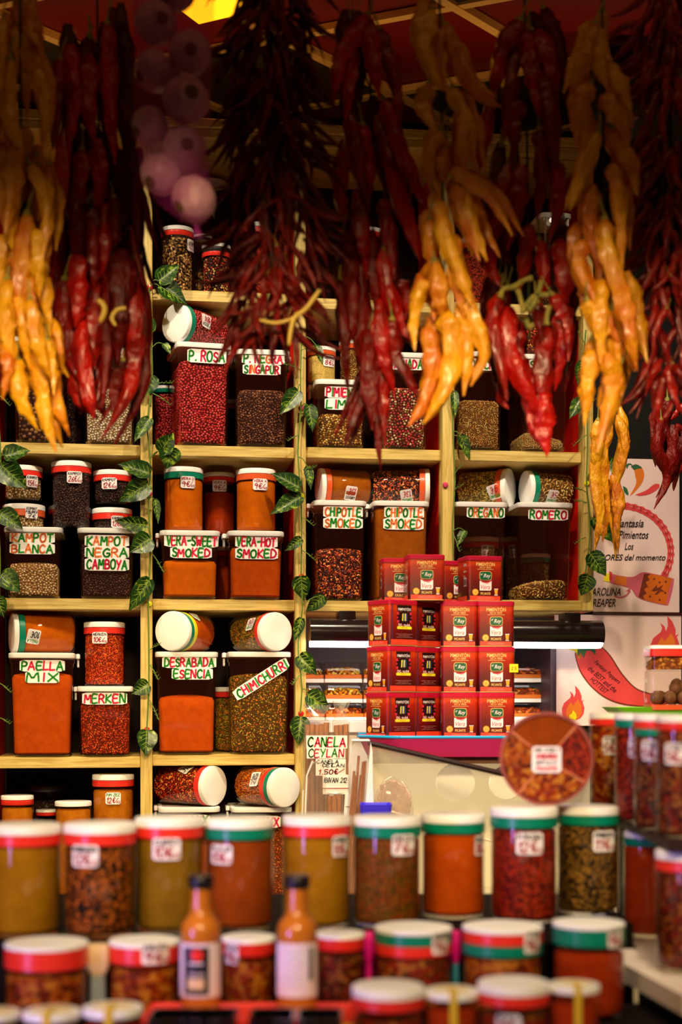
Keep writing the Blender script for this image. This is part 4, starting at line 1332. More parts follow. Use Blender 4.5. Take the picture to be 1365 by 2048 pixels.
# niche behind the lamp: grey back, white shelf, stacks of clear boxes
b = MB()
ua, ub = wpx(600, 1300, .5)[0], wpx(1128, 1300, .5)[0]
zn0, zn1 = CZ - .5, wpx(900, 1215, .3)[1]
b.box(ua, ub, .50, .52, zn0, zn1)
o = OBJ('wall_niche', b, M('niche_grey', (150, 128, 118), .6))
o.matrix_world = MAT_OF(W(0, 0, 0), A)
o['kind'] = 'structure'
zsh = wpx(700, 1441, .2)[1]
b = MB()
b.cbox(wpx(606, 1440, .2)[0], wpx(1104, 1440, .2)[0], .10, .42, zsh - .028, zsh, .002)
b.box(wpx(606, 1440, .2)[0], wpx(1104, 1440, .2)[0], .12, .42, .0, zsh - .0285)
o = OBJ('white_shelf_counter', b, M('white_laminate', (250, 240, 214), .35))
o.matrix_world = MAT_OF(W(0, 0, 0), A)
TAG(o, 'white counter at the back carrying stacked clear snack boxes', 'counter')
b = MB()
b.cbox(wpx(1096, 1440, .1)[0], wpx(1108, 1440, .1)[0], .075, .42, 0.9, wpx(1100, 1300, .1)[1] + .02, .001)
o = OBJ('trim_2', b, M('frame_dark', (52, 28, 34), .4))
o.matrix_world = MAT_OF(W(0, 0, 0), A)
o['kind'] = 'structure'

m_boxc = CLEAR('snack_box_plastic', (.96, .94, .9), 1.0, .04)
m_boxo = M('box_band', (226, 112, 30), .4)
SN = [GRAIN('yellow_snack', [(250, 190, 40), (236, 160, 30), (255, 214, 90), (220, 130, 20)]), GRAIN('red_snack', [(176, 60, 16), (220, 100, 30), (130, 36, 12), (236, 150, 60)])]

def snack_box(label, x0, x1, ytop, ybot, v, zb, snack, fillf):
    xc = (x0 + x1) / 2
    u, zt, D = wpx(xc, ytop, v)
    s = D / FPX
    w, h, d = (x1 - x0) * s, (ybot - ytop) * s, .085
    rz = A + radians(random.uniform(-2, 2))
    loc = W(u, v + d / 2, zb)
    root = THING('snack_box', label, 'box', loc, rz, 'clear snack boxes stacked behind the counter')
    b = MB()
    b.cbox(-w / 2, w / 2, -d / 2, d / 2, 0, h * .2, .001)
    OBJ('base', b, m_white, root)
    b = MB()
    b.cbox(-w / 2 + .0008, w / 2 - .0008, -d / 2 + .0008, d / 2 - .0008, h * .2 + .0003, h * .40, .001)
    OBJ('band', b, m_boxo, root)
    b = MB()
    b.loft([(h * .40 + .0005, (-w / 2 + .001, w / 2 - .001, -d / 2 + .001, d / 2 - .001)), (h - .004, (-w / 2 + .001, w / 2 - .001, -d / 2 + .001, d / 2 - .001)), (h - .0006, (-w / 2 + .003, w / 2 - .003, -d / 2 + .003, d / 2 - .003))], .006, 3, cap0=False)
    OBJ('clear_top', b, m_boxc, root)
    b = MB()
    hs = h * (.40 + .58 * fillf)
    b.loft([(h * .41, (-w / 2 + .006, w / 2 - .006, -d / 2 + .006, d / 2 - .006)), (hs * .85, (-w / 2 + .006, w / 2 - .006, -d / 2 + .006, d / 2 - .006)), (hs, (-w / 2 + .016, w / 2 - .02, -d / 2 + .02, d / 2 - .02))], .01, 3)
    o = OBJ('contents', b, M('snack_core', (120, 56, 14), .8), root)
    pieces(b, to_cam(MAT_OF(loc, rz)), 'flake', .011, SN[snack], o, 'flakes', 500)
    return zb + h + .0004
for x0, x1, nm in ((606, 650, 'nearest the ivy post'), (651, 728, 'in the middle column of boxes'), (729, 790, 'half hidden behind the tins'), (1016, 1096, 'right of the tins beside the dark frame')):
    z = zsh + .0005
    for k, (yt, yb, lv) in enumerate(((1405, 1440, 'bottom'), (1364, 1404, 'middle'), (1322, 1363, 'top'))):
        z = snack_box('%s clear snack box of its stack, %s' % (lv, nm), x0, x1 - (2 if k else 0), yt, yb, .16, z, 0 if (k == 2 or x0 < 700 and k == 1) and x0 < 1000 else 1, .5 if x0 < 1000 else .45)

# ---------------------------------------------------------------- paprika tins on their tray
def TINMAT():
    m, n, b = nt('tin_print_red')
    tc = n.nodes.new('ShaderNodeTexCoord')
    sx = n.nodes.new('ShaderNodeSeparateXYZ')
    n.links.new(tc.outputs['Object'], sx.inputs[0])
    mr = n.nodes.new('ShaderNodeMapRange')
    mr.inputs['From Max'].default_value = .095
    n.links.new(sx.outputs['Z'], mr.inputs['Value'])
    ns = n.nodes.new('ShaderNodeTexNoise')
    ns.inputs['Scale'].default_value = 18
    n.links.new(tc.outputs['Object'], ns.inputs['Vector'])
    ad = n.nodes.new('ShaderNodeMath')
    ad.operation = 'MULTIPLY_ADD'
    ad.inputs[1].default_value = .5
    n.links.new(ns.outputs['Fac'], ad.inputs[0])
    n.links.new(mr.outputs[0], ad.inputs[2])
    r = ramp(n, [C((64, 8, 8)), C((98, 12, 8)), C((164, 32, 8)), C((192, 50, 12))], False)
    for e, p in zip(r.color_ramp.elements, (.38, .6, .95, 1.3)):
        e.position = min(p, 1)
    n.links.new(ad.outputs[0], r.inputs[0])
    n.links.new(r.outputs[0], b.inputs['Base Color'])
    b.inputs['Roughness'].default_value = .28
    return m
m_tin = TINMAT()
m_tlid = M('tin_lid', (186, 18, 44), .3)
m_gold = M('tin_gold', (226, 176, 92), .35, metal=.4)
TM = [M('tin_gold_ink', (240, 190, 96), .4), M('tin_green', (16, 84, 42), .35), M('tin_white', (246, 222, 206), .4), M('tin_red_ink', (206, 44, 60), .4), M('tin_band', (222, 62, 34), .35),
      M('tin_orange', (240, 150, 30), .4), M('tin_black', (34, 10, 14), .4), M('tin_yellow', (242, 212, 36), .4), M('tin_blue', (60, 96, 150), .4), M('tin_pale', (236, 150, 130), .5), M('tin_edge', (70, 44, 70), .3)]
TW, THT = .0767, .0955
K_ = TW / 325
def tface(side):
    def g(e):
        h = TW / 2 + .0003 + e
        if side == 'f':
            return lambda x, y: ((x - 765) * K_, -h, (y + 925) * K_)
        if side == 'r':
            return lambda x, y: (h, (x - 765) * K_, (y + 925) * K_)
        return lambda x, y: (-h, -(x - 765) * K_, (y + 925) * K_)
    return g(.0), g(.0004), g(.0008)

def make_tin(label, mat, word='PICANTE'):
    root = THING('paprika_tin', label, 'tin', mat=mat, group='red paprika tins stacked on the tray')
    h = TW / 2
    b = MB()
    b.loft([(.0016, (-h, h, -h, h)), (THT - .008, (-h, h, -h, h))], .007, 4)
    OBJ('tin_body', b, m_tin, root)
    b = MB()
    b.loft([(0, (-h + .001, h - .001, -h + .001, h - .001)), (.0003, (-h - .0005, h + .0005, -h - .0005, h + .0005)), (.0015, (-h - .0005, h + .0005, -h - .0005, h + .0005))], .007, 4)
    OBJ('base_rim', b, m_gold, root)
    b = MB()
    b.loft([(THT - .0095, (-h - .0011, h + .0011, -h - .0011, h + .0011)), (THT - .0015, (-h - .0014, h + .0014, -h - .0014, h + .0014)), (THT - .0003, (-h, h, -h, h)), (THT - .0003, (-h + .004, h - .004, -h + .004, h - .004)), (THT - .0012, (-h + .005, h - .005, -h + .005, h - .005))], .008, 4)
    OBJ('lid', b, m_tlid, root)
    f0, f1, f2 = tface('f')
    p = MB()
    poly(p, [(x, -y) for x, y in ((625, 918), (905, 918), (905, 880), (625, 876))], f0, 4)
    print_text(p, 'PIMENTÓN', 768, -592, 172, f0, 0, 0, .012, h=40)
    print_text(p, 'DE LA VERA', 768, -624, 108, f0, 0, 0, .005, h=17)
    poly(p, [(692, -640), (844, -640), (844, -643), (692, -643)], f0, 0)
    poly(p, rrect(712, 826, -738, -658, 22), f0, 0)
    poly(p, rrect(716, 822, -734, -662, 20), f1, 1)
    print_text(p, 'Rey', 782, -702, 66, f2, 2, .35, 0, h=44)
    print_text(p, 'el', 733, -684, 18, f2, 2, .35, 0, h=20)
    poly(p, [(x, -y) for x, y in ((714, 742), (738, 752), (768, 756), (800, 752), (824, 742), (824, 818), (814, 830), (714, 830))], f0, 2)
    poly(p, [(x, -y) for x, y in ((706, 730), (740, 748), (768, 752), (800, 748), (830, 728), (824, 742), (800, 758), (768, 763), (740, 758))], f1, 3)
    print_text(p, 'Vera', 768, -798, 84, f1, 3, .35, 0, h=40)
    print_text(p, 'de la', 786, -766, 26, f1, 3, .35, 0, h=12)
    print_text(p, word, 768, -857, 92, f0, 0, 0, .014, h=22)
    disc(p, 674, -845, 29, 29, f0, 5)
    disc(p, 674, -845, 20, 20, f1, 0)
    disc(p, 674, -845, 13, 13, f2, 5)
    poly(p, [(850, -820), (884, -820), (878, -862), (856, -862)], f0, 5)
    poly(p, [(848, -812), (886, -812), (886, -818), (848, -818)], f0, 2)
    poly(p, [(852, -866), (882, -866), (882, -872), (852, -872)], f0, 2)
    print_text(p, 'PIMENTON AHUMADO', 765, -893, 140, f1, 9, 0, 0, h=8)
    print_text(p, 'DENOMINACION DE ORIGEN', 765, -906, 160, f1, 9, 0, 0, h=7)
    OBJ('front_label', p, TM, root, True)
    f0, f1, f2 = tface('r')
    p = MB()
    poly(p, [(x, -y) for x, y in ((620, 915), (910, 915), (910, 868), (620, 868))], f0, 4)
    poly(p, rrect(690, 850, -625, -568, 4), f0, 6)
    print_text(p, 'PIMENTÓN', 770, -602, 140, f1, 2, 0, .01, h=30)
    sp_ = [(770 + (80 + 14 * ((i % 2) * 2 - 1)) * cos(i * pi / 12) * .98, -676 + (62 + 9 * ((i % 2) * 2 - 1)) * sin(i * pi / 12)) for i in range(24)]
    poly(p, rrect(690, 850, -722, -628, 4), f0, 3)
    poly(p, sp_, f1, 6)
    for k, c_ in enumerate((7, 8, 7, 8)):
        poly(p, [(742 + k * 15, -706), (752 + k * 15, -706), (758 + k * 13, -640), (746 + k * 13, -644)], f2, c_)
    print_text(p, 'DO VERA', 770, -742, 130, f0, 2, 0, .012, h=22)
    poly(p, rrect(690, 852, -778, -755, 5), f0, 7)
    print_text(p, 'LA CHINATA', 771, -766, 100, f1, 6, 0, 0, h=9) if False else print_text(p, 'DULCE', 771, -766, 60, f1, 6, 0, 0, h=9)
    for y, w in ((-822, 180), (-836, 120), (-850, 170)):
        print_text(p, 'pimenton molido de la vera', 770, y, w, f0, 9, 0, 0, h=7)
    poly(p, [(630, -560), (640, -560), (640, -868), (630, -868)], f0, 10)
    OBJ('side_label', p, TM, root, True)
    f0, f1, f2 = tface('l')
    p = MB()
    print_text(p, 'CORRAL', 860, -600, 90, f0, 2, 0, .012, h=26) if False else print_text(p, 'NATURAL', 850, -600, 100, f0, 2, 0, .012, h=24)
    print_text(p, 'PESO 70 g', 850, -660, 90, f0, 2, 0, .01, h=18)
    print_text(p, '3.2L', 830, -700, 50, f0, 2, 0, .01, h=18)
    poly(p, rrect(810, 895, -790, -715, 3), f0, 2)
    for k in range(12):
        poly(p, [(816 + k * 6.3, -784), (819 + k * 6.3 + (k % 3), -784), (819 + k * 6.3 + (k % 3), -722), (816 + k * 6.3, -722)], f1, 6)
    poly(p, [(x, -y) for x, y in ((620, 918), (910, 918), (910, 876), (620, 876))], f0, 4)
    OBJ('side_label', p, TM, root, True)
    return root
YT = 3.15
ZT0 = CZ - .0800
def tpos(xl, Yf, rot, corner=None):
    """centre of a tin whose front-left corner stands at pixel column xl"""
    th = radians(rot)
    X = (xl - 682.5) / FPX * Yf
    h = TW / 2
    cx, cy = h * cos(th) - h * sin(th), h * sin(th) + h * cos(th)
    return X + cx, Yf + cy
tins = []
rowname = ('bottom', 'second', 'third')
for r_ in range(3):
    z = ZT0 + r_ * .0960
    for xl, Yf, rot, col_ in ((957, YT, 0, 'end column facing us'), (884, YT, 0, 'middle column facing us')):
        x, y = tpos(xl + (2 - r_) * .8 - 1, Yf, rot + random.uniform(-1, 1))
        tins.append((x, y, z, rot, '%s row tin reading PICANTE, %s' % (rowname[r_], col_ + (' away from the leaning stack' if xl > 900 else ' next to the corner stack'))))
    # column turned so that its side label shows
    th = -50
    X, Y = (830.5 - 682.5) / FPX * (YT + .007), YT + .007
    h = TW / 2
    a = radians(th)
    # its front-right corner (h,-h) is the near edge
    cx, cy = X - (h * cos(a) + h * sin(a)), Y - (h * sin(a) - h * cos(a))
    tins.append((cx, cy, z, th, '%s row tin turned to its side label with yellow bar' % rowname[r_]))
    th = -54
    a = radians(th)
    X, Y = ((775, 777, 779)[r_] - 682.5) / FPX * 3.084, 3.084
    cx, cy = X - (h * cos(a) + h * sin(a)), Y - (h * sin(a) - h * cos(a))
    tins.append((cx, cy, z, th, '%s row tin standing cornerwise in the leaning DULCE stack' % rowname[r_]))
z = ZT0 + 3 * .0960
x, y = tpos(765, 3.204, 4)
tins.append((x, y, z, 4, 'topmost tin reading DULCE on the leaning stack', 'DULCE'))
x, y = tpos(817, YT - .028, 5)
tins.append((x, y, z, 5, 'topmost tin in the middle of the top row reading PICANTE'))
x, y = tpos(885, YT + .11, 12)
tins.append((x, y, z, 12, 'topmost tin squeezed behind two others with only its edge visible'))
x, y = tpos(936, YT + .0, 12)
tins.append((x, y, z, 12, 'topmost tin with bar code side, in front of the oregano jar'))
proto = None
for t in tins:
    m_ = MAT_OF((t[0], t[1], t[2]), radians(t[3]))
    if len(t) > 5:
        make_tin(t[4], m_, t[5])
    elif proto is None:
        proto = make_tin(t[4], m_)
    else:
        COPY(proto, m_, t[4])
# yellow price sticker
b = MB()
p0 = F(1028.5, 1336.5, YT - .004)
b.cbox(-.0092, .0092, -.0004, .0004, -.0088, .0088, .0003)
o = OBJ('price_sticker', b, M('sticker_yellow', (240, 206, 20), .5))
o.location = p0
TAG(o, 'small yellow price sticker on the tin in the second row', 'sticker')
lt = MB()
stroke_text(lt, '2.5', 0, 0, .010, .007, .0008, [3], lambda x, y: (x, -.0007, y))
OBJ('lettering', lt, PENS, o, True)

# tray
tray = THING('serving_tray', 'magenta tray with a blue rim carrying the paprika tins', 'tray', (0.2, 3.2, ZT0 - .036))
out = [(.120, 3.045), (.395, 3.045), (.41, 3.06), (.41, 3.33), (.395, 3.345), (.05, 3.345), (.036, 3.33), (.036, 3.135), (.040, 3.125), (.110, 3.049)]
cx, cy = .225, 3.195
def ringz(k, z):
    return [(cx + (x - cx) * k - .2, cy + (y - cy) * k - 3.2, z) for x, y in out]
b = MB()
n = len(out)
vs = ringz(.90, 0) + ringz(1.0, .040) + ringz(.985, .040) + ringz(.96, .0352)
fs = [tuple(range(n - 1, -1, -1))] + [(i * n + j, i * n + (j + 1) % n, (i + 1) * n + (j + 1) % n, (i + 1) * n + j) for i in range(3) for j in range(n)] + [tuple(range(3 * n, 4 * n))]
b.add(vs, fs)
OBJ('tray_body', b, M('tray_magenta', (196, 40, 86), .3), tray, angle=30)
b = MB()
pts = ringz(1.003, .0405)
pts.append(pts[0])
b.tube(pts, .003, 8)
OBJ('rim', b, M('tray_blue', (40, 166, 206), .3), tray, angle=60)

# ---------------------------------------------------------------- glass display case
zc = ZT0 - .0365
case = THING('display_case', 'glass display case with dark slanting edge under the tin tray', 'display case', (.3, 3.2, 0))
def cl(p):
    return (p[0] - .3, p[1] - 3.2, p[2])
b = MB()
b.box(-.24, .26, -.12, .2, zc - .014, zc)
OBJ('top_panel', b, M('case_brown', (96, 54, 26), .35), case, True)
b = MB()
b.box(-.235, .26, .17, .185, CZ - .42, zc - .0145)
OBJ('inner_panel', b, M('case_cream', (250, 224, 176), .4), case, True)
b = MB()
b.box(-.245, .26, -.155, .185, 0, CZ - .4205)
OBJ('cabinet', b, M('case_cream', (250, 224, 176), .4), case, True)
P1, P2 = F(738, 1486, 3.07), F(1060, 1560, 2.93)
P3, P4 = F(1060, 1705, 2.88), F(752, 1614, 3.02)
b = MB()
nn = (P2 - P1).cross(P4 - P1).normalized() * .003
b.add([cl(p) for p in (P1, P2, P3, P4)] + [cl(p + nn) for p in (P1, P2, P3, P4)], [(0, 1, 2, 3), (7, 6, 5, 4), (0, 4, 5, 1), (1, 5, 6, 2), (2, 6, 7, 3), (3, 7, 4, 0)])
OBJ('glass_pane', b, CLEAR('case_glass', (.97, .96, .93), .8, .02, .16, (255, 226, 176)), case, True)
b = MB()
b.tube([cl(P1), cl(P2)], .0055, 8)
OBJ('edge_trim', b, M('case_trim', (40, 22, 16), .3), case)
b = MB()
b.tube([cl(P4), cl(P3)], .0022, 8)
OBJ('lower_trim', b, M('case_trim_pale', (236, 200, 150), .3), case)

def reflected_lid(label, px, py, Y, rpx):  # solid lids modelled in the case to stand in for lid reflections
    c = F(px, py, Y)
    r = rpx * Y / FPX
    o = THING('lid_reflection', label, 'tub', c, 0, 'lid reflections modelled inside the display case')
    b = MB()
    b.lathe([(r * .9, 0), (r, .003), (r, .010), (r * .93, .013), (r * .01, .0135)], 40, cap1=False)
    b.lathe([(r * .82, -.05), (r * .86, -.0005)], 40)
    b.v = [(x, -z, y) for x, y, z in b.v]
    OBJ('lid', b, m_white, o)
reflected_lid('white round lid modelled in place of a reflection in the case glass', 911, 1566, 3.16, 39)
reflected_lid('white round lid modelled for a reflection, partly behind the round snack box', 1012, 1566, 3.16, 34)

# clear box of meat coloured strips in the case
c0 = F(790, 1602, 3.16)
o = THING('clear_punnet', 'clear plastic punnet of dried pink strips inside the display case', 'punnet', c0)
b = MB()
prof = [(0.0, .052, .03), (.03, .05, .032), (.062, .036, .026), (.076, .018, .014)]
b.loft([(z - .03, (-x, x, -y, y)) for z, x, y in prof], .02, 5)
sh_ = lambda V: [(x * .8 + z * .15, y, z - x * .35) for x, y, z in V]
b.v = sh_(b.v)
OBJ('shell', b, CLEAR('punnet_plastic', (.95, .93, .9), 1.2, .08, .08), o)
s = MB()
s.loft([(-.026, (-.044, .044, -.02, .02)), (.02, (-.036, .036, -.02, .02)), (.036, (-.018, .018, -.012, .012))], .015, 4)
s.v = sh_(s.v)
oc = OBJ('contents', s, M('strip_core', (196, 110, 84), .6), o)
pieces(s, (0, -1, 0), 'flake', .016, GRAIN('dried_strips', [(216, 120, 92), (190, 84, 66), (232, 150, 116)]), oc, 'strips', 200)

# ---------------------------------------------------------------- cinnamon corner
zcin = CZ - .42
b = MB()
b.cbox(-.12, .053, 2.95, 3.38, 0, zcin, .002)
o = OBJ('side_counter', b, M('case_cream', (250, 224, 176), .4))
TAG(o, 'narrow cream counter carrying the cinnamon bundles', 'counter')
m_cin = M('cinnamon_bark', (196, 120, 62), .6, .3, (40, (150, 84, 38)), (60, .4), stretch=(6, 6, 1))
m_cello = CLEAR('cellophane', (.97, .96, .94), 1.6, .12, .06, (255, 236, 206))

def cinnamon(label, xs, ytop, Y, crown):
    c0 = F(sum(xs) / len(xs), 1640, Y)
    base = Vector((c0.x, Y, zcin + .0005))
    root = THING('cinnamon_bundle', label, 'spice bundle', base, 0, 'cinnamon bundles in cellophane')
    for k, x in enumerate(xs):
        p = F(x, ytop + random.uniform(-4, 6), Y)
        b = MB()
        r = .0062
        n = 14
        vs, fs = [], []
        H = p.z - base.z
        X, Yo = p.x - base.x, random.uniform(-.006, .006)
        # curled bark quill
        for zz in (0, H):
            for j in range(n + 1):
                a = j / n * 2 * pi * 1.25
                q = r * (1 - .28 * j / n)
                vs.append((X + q * cos(a), Yo + q * sin(a), zz))
        fs = [(j, j + 1, n + 2 + j, n + 1 + j) for j in range(n)]
        b.add(vs, fs)
        b.lathe([(r * .9, 0), (r * .93, H - .003)], 10, c=(X, Yo, 0))
        OBJ('cinnamon_stick', b, m_cin, root)
    b = MB()
    x0, x1 = F(min(xs) - 8, 0, Y).x - base.x, F(max(xs) + 8, 0, Y).x - base.x
    zt = F(0, ytop - 2, Y).z - base.z
    zk = F(0, ytop - crown, Y).z - base.z
    mx = (x0 + x1) / 2
    secs = [(.001, (x0, x1, -.014, .014)), (zt * .5, (x0 - .002, x1 + .002, -.016, .016)), (zt, (x0, x1, -.014, .014)), (zt + (zk - zt) * .35, (mx - (mx - x0) * .45, mx + (x1 - mx) * .45, -.007, .007)), (zk, (x0 + .001, x1 + .002, -.012, .012))]
    b.loft(secs, .008, 4, cap1=False)
    b.v = [(x + random.uniform(-.0022, .0022) * (z > zt), y + random.uniform(-.003, .003) * (z > zt), z) for x, y, z in b.v]
    OBJ('cellophane_bag', b, m_cello, root, True)
cinnamon('cinnamon bundle in a cellophane bag beside the ivy post', (616, 625, 635, 644, 653), 1446, 3.27, 36)
cinnamon('cinnamon pair in a twisted cellophane bag behind the CANELA sign', (673, 681, 692), 1446, 3.29, 44)
cinnamon('cinnamon bundle standing below the price sign', (660, 669, 678), 1590, 3.10, 4)

sg = THING('handwritten_sign', 'stack of handwritten price cards reading CANELA CEYLAN 1,50', 'sign', F(655, 1600, 3.17))
g0 = Vector(sg.location)
def sfn(e0):
    def fn(x, z, e=0.0):
        p = F(x, -z, 3.17)
        return (p.x - g0.x, -e0 - e * 2, p.z - g0.z)
    return fn
def scard(x0, y0, x1, y1, text, cols, e, pen, slant=.06):
    return card(sg, x0, x1, -y1, -y0, sfn(e), text, cols, 0, pen, m_paper, 'paper_card', slant)
scard(613, 1471, 695, 1497, 'CANELA', 'GRGRGR', 0, 3.2)
scard(614, 1495, 691, 1517, 'CEYLAN', 'GRGRGR', .002, 2.6)
scard(632, 1518, 692, 1551, [('CANELA', .40, .84, .72, .2, 'K', 1.5), ('CEILAN', .58, .62, .72, .18, 'K', 1.5), ('1.50€', .42, .22, .62, .3, 'D', 2.2), ('/', .84, .26, .22, .26, 'D', 1.6)], 'K', .004, 2)
scard(646, 1549, 697, 1588, [('IBIVAN 212', .5, .72, .9, .24, 'K', 1.5), ('-', .5, .3, 1.1, .1, 'D', 1.8)], 'K', .006, 2)
b = MB()
b.cbox(F(611, 0, 3.17).x - g0.x, F(699, 0, 3.17).x - g0.x, .002, .0045, zcin - g0.z + .0006, F(0, 1464, 3.17).z - g0.z, .0005)
OBJ('clear_stand', b, CLEAR('acrylic', (.96, .95, .92), 1, .05, .03), sg)

# clear clamshell box beside the post
o = THING('clear_clamshell', 'empty clear plastic clamshell box standing against the ivy post', 'box', (F(632, 0, 3.06).x, 3.06, zcin + .0005))
b = MB()
hh = F(0, 1522, 3.06).z - zcin
b.loft([(0, (-.020, .020, -.012, .012)), (hh * .1, (-.023, .023, -.014, .014)), (hh * .9, (-.020, .020, -.013, .013)), (hh, (-.010, .014, -.008, .008))], .008, 4)
OBJ('shell', b, CLEAR('punnet_plastic', (.95, .93, .9), 1.2, .08, .08), o)
b = MB()
b.tube([(-.0225, -.013, 0), (-.0225, -.014, hh * .5), (-.018, -.013, hh * .9), (-.006, -.011, hh)], .0018, 6)
b.tube([(-.0295, -.013, 0), (-.029, -.014, hh * .45), (-.0255, -.013, hh * .8)], .0014, 6)
OBJ('rim', b, M('clamshell_rim', (246, 226, 196), .3), o)

# acrylic box of slim cinnamon leaning over, with a printed price list
o = THING('acrylic_box', 'leaning clear box of thin cinnamon sticks with white edge', 'box', (F(721, 0, 3.02).x - .004, 3.02, zcin + .0005))
hh = F(0, 1484, 3.02).z - zcin
b = MB()
b.loft([(0, (-.036, -.004, -.02, .02)), (hh, (-.012, .022, -.02, .02))], .003, 3)
OBJ('shell', b, CLEAR('punnet_plastic', (.95, .93, .9), 1.2, .08, .08), o)
for k in range(6):
    b = MB()
    x = -.030 + k * .0045
    b.tube([(x, random.uniform(-.01, .01), .001), (x + .012, random.uniform(-.01, .01), hh * .5), (x + .022, random.uniform(-.01, .01), hh * random.uniform(.78, .93))], .0026, 7)
    OBJ('cinnamon_stick', b, m_cin, o)
b = MB()
b.add([(-.004, -.021, 0), (.034, -.021, 0), (.028, -.021, hh * .95), (.0245, -.021, hh), (-.004, .021, 0), (.034, .021, 0), (.028, .021, hh * .95), (.0245, .021, hh)], [(0, 1, 2, 3), (7, 6, 5, 4), (0, 4, 5, 1), (1, 5, 6, 2), (2, 6, 7, 3), (3, 7, 4, 0)])
OBJ('side_plate', b, M('plate_white', (248, 226, 204), .3), o, True)
b = MB()
b.cbox(-.014, .0235, -.022, .0215, hh + .0005, hh + .005, .002)
OBJ('cap', b, m_white, o)
o = THING('price_list', 'printed white price list slip leaning below the cinnamon box', 'paper', (F(697, 0, 3.09).x, 3.085, zcin + .0005))
hh = F(0, 1583, 3.09).z - zcin
b = MB()
b.add([(-.022, 0, 0), (.008, 0, 0), (.022, .006, hh * .93), (-.006, .006, hh)], [(0, 1, 2, 3)])
b.add([(-.022, .0008, 0), (.008, .0008, 0), (.022, .0068, hh * .93), (-.006, .0068, hh)], [(3, 2, 1, 0)])
OBJ('sheet', b, m_paper, o, True)
lt = MB()
for k in range(9):
    zz = hh * (.86 - k * .09)
    t = zz / hh
    lt.box(-.019 + .016 * t, -.008 + .016 * t, .006 * t - .0006, .006 * t - .0003, zz, zz + .0012)
    lt.box(.0 + .014 * t, .006 + .014 * t, .006 * t - .0006, .006 * t - .0003, zz, zz + .0012)
OBJ('printed_lines', lt, m_pk, o, True)

# violet tray of cards
p0 = F(752, 1640, 2.96)
o = THING('card_tray', 'small violet plastic tray holding white cards', 'tray', (p0.x, 2.96, p0.z - .03))
b = MB()
b.loft([(0, (-.026, .026, -.03, .03)), (.045, (-.03, .03, -.034, .034)), (.0625, (-.0315, .0315, -.035, .035)), (.0625, (-.029, .029, -.032, .032)), (.046, (-.027, .027, -.030, .030))], .008, 4)
OBJ('tray_body', b, M('tray_violet', (66, 50, 214), .3), o)
b = MB()
b.cbox(-.016, .012, -.024, -.018, .0465, .0615, .001)
b.cbox(-.014, .014, -.012, -.006, .0465, .0585, .001)
OBJ('card', b, m_paper, o)
b = MB()
b.cbox(p0.x - .014, p0.x + .03, 2.93, 2.99, 0, p0.z - .0305, .002)
o = OBJ('card_pedestal', b, M('case_cream', (250, 224, 176), .4))
TAG(o, 'cream pedestal under the violet card tray', 'pedestal')
# ---------------------------------------------------------------- front counter
z1, z2, z3 = CZ - .3125, CZ - .390, CZ - .452
b = MB()
b.box(-.75, .345, 1.93, 2.085, 0, z1)
b.box(-.75, .407, 2.0855, 2.42, 0, z1)
b.box(-.75, .395, 1.70, 1.9295, 0, z2)
b.box(.445, .75, 1.78, 2.24, 0, CZ - .3695)
b.box(-.75, .75, 1.40, 1.6995, 0, z3)
o = OBJ('stepped_counter', b, M('counter_black', (14, 6, 4), .7, .1), flat=True)
TAG(o, 'dark stepped sales counter carrying the rows of spice jars', 'counter')
FG = 'blurred spice jars on the front counter'
def fjar(label, x0, x1, ytop, zb, Y, bands, content, tag=None, fill=.985, **k):
    xc = (x0 + x1) / 2
    r = (x1 - x0) / 2 * Y / FPX
    X = (xc - 682.5) / FPX * Y
    zt = F(xc, ytop, Y - r * .5).z
    t = None
    if tag:
        tx, ty, tw, th, lines = tag
        s = (Y - r) / FPX
        t = (math.degrees(math.asin(max(-.9, min(.9, (tx - xc) * Y / FPX / r)))), CZ + (HZ - ty) * s - zb, tw * s, th * s, lines)
    return jar(label, MAT_OF((X, Y, zb), 0), r, zt - zb, bands, content, fill, t, group=FG, **k)
P_ = lambda a, b: [(a, .5, .80, .84, .2, 'K', .0016), (b, .40, .36, .6, .46, 'D', .0024), ('KG', .8, .2, .3, .2, 'D', .0014)]
zj = z1 + .0005
fjar('olive powder jar with red band at the very end of the front row', -22, 122, 1650, zj, 2.0, 'r', 'mustard')
fjar('red banded jar of dark bark mix beside the olive powder jars', 128, 272, 1648, zj, 2.0, 'r', 'bark_mix', (181, 1690, 58, 45, P_('BARBACOA', '12€')))
fjar('red banded jar of olive powder with tag, between bark mix and rust powder', 270, 408, 1636, zj, 2.04, 'r', 'olive', (341, 1676, 58, 45, P_('CURRY', '10€')))
fjar('green banded jar of rust brown powder behind the first sauce bottle', 410, 548, 1638, zj, 2.06, 'g', 'rust', (447, 1690, 50, 40, P_('RAS', '10€')))
fjar('red banded jar of mustard powder behind the second sauce bottle', 564, 702, 1633, zj, 2.08, 'r', 'mustard', (682, 1673, 42, 42, P_('CURRY', '10€')))
fjar('green banded jar of mixed green and red herbs', 706, 843, 1634, zj, 2.09, 'g', 'green_mix', (806, 1670, 52, 42, P_('PROV', '7€')))
fjar('green banded jar of smooth orange powder in the front row', 843, 971, 1629, zj, 2.17, 'g', 'deep_orange', (956, 1673, 30, 40, P_('DULCE', '10€')))
fjar('green banded jar of red chilli flakes under the round snack box', 981, 1116, 1616, zj, 2.13, 'g', 'red_mix', (1052, 1665, 56, 45, P_('P.ROSA', '12€')))
fjar('green banded jar of dark seeds at the end of the front row', 1114, 1240, 1613, zj, 2.21, 'g', 'seed_mix', (1200, 1662, 50, 42, P_('PIMIENTA', '11€')))
zk = z2 + .0005
fjar('low red banded jar of candied fruit under the olive powder', 10, 176, 1890, zk, 1.83, 'r', 'chunk_mix', (92, 1916, 0.1, .1, []) if False else None, fill=.9, lw=.0055, bhk=.46)
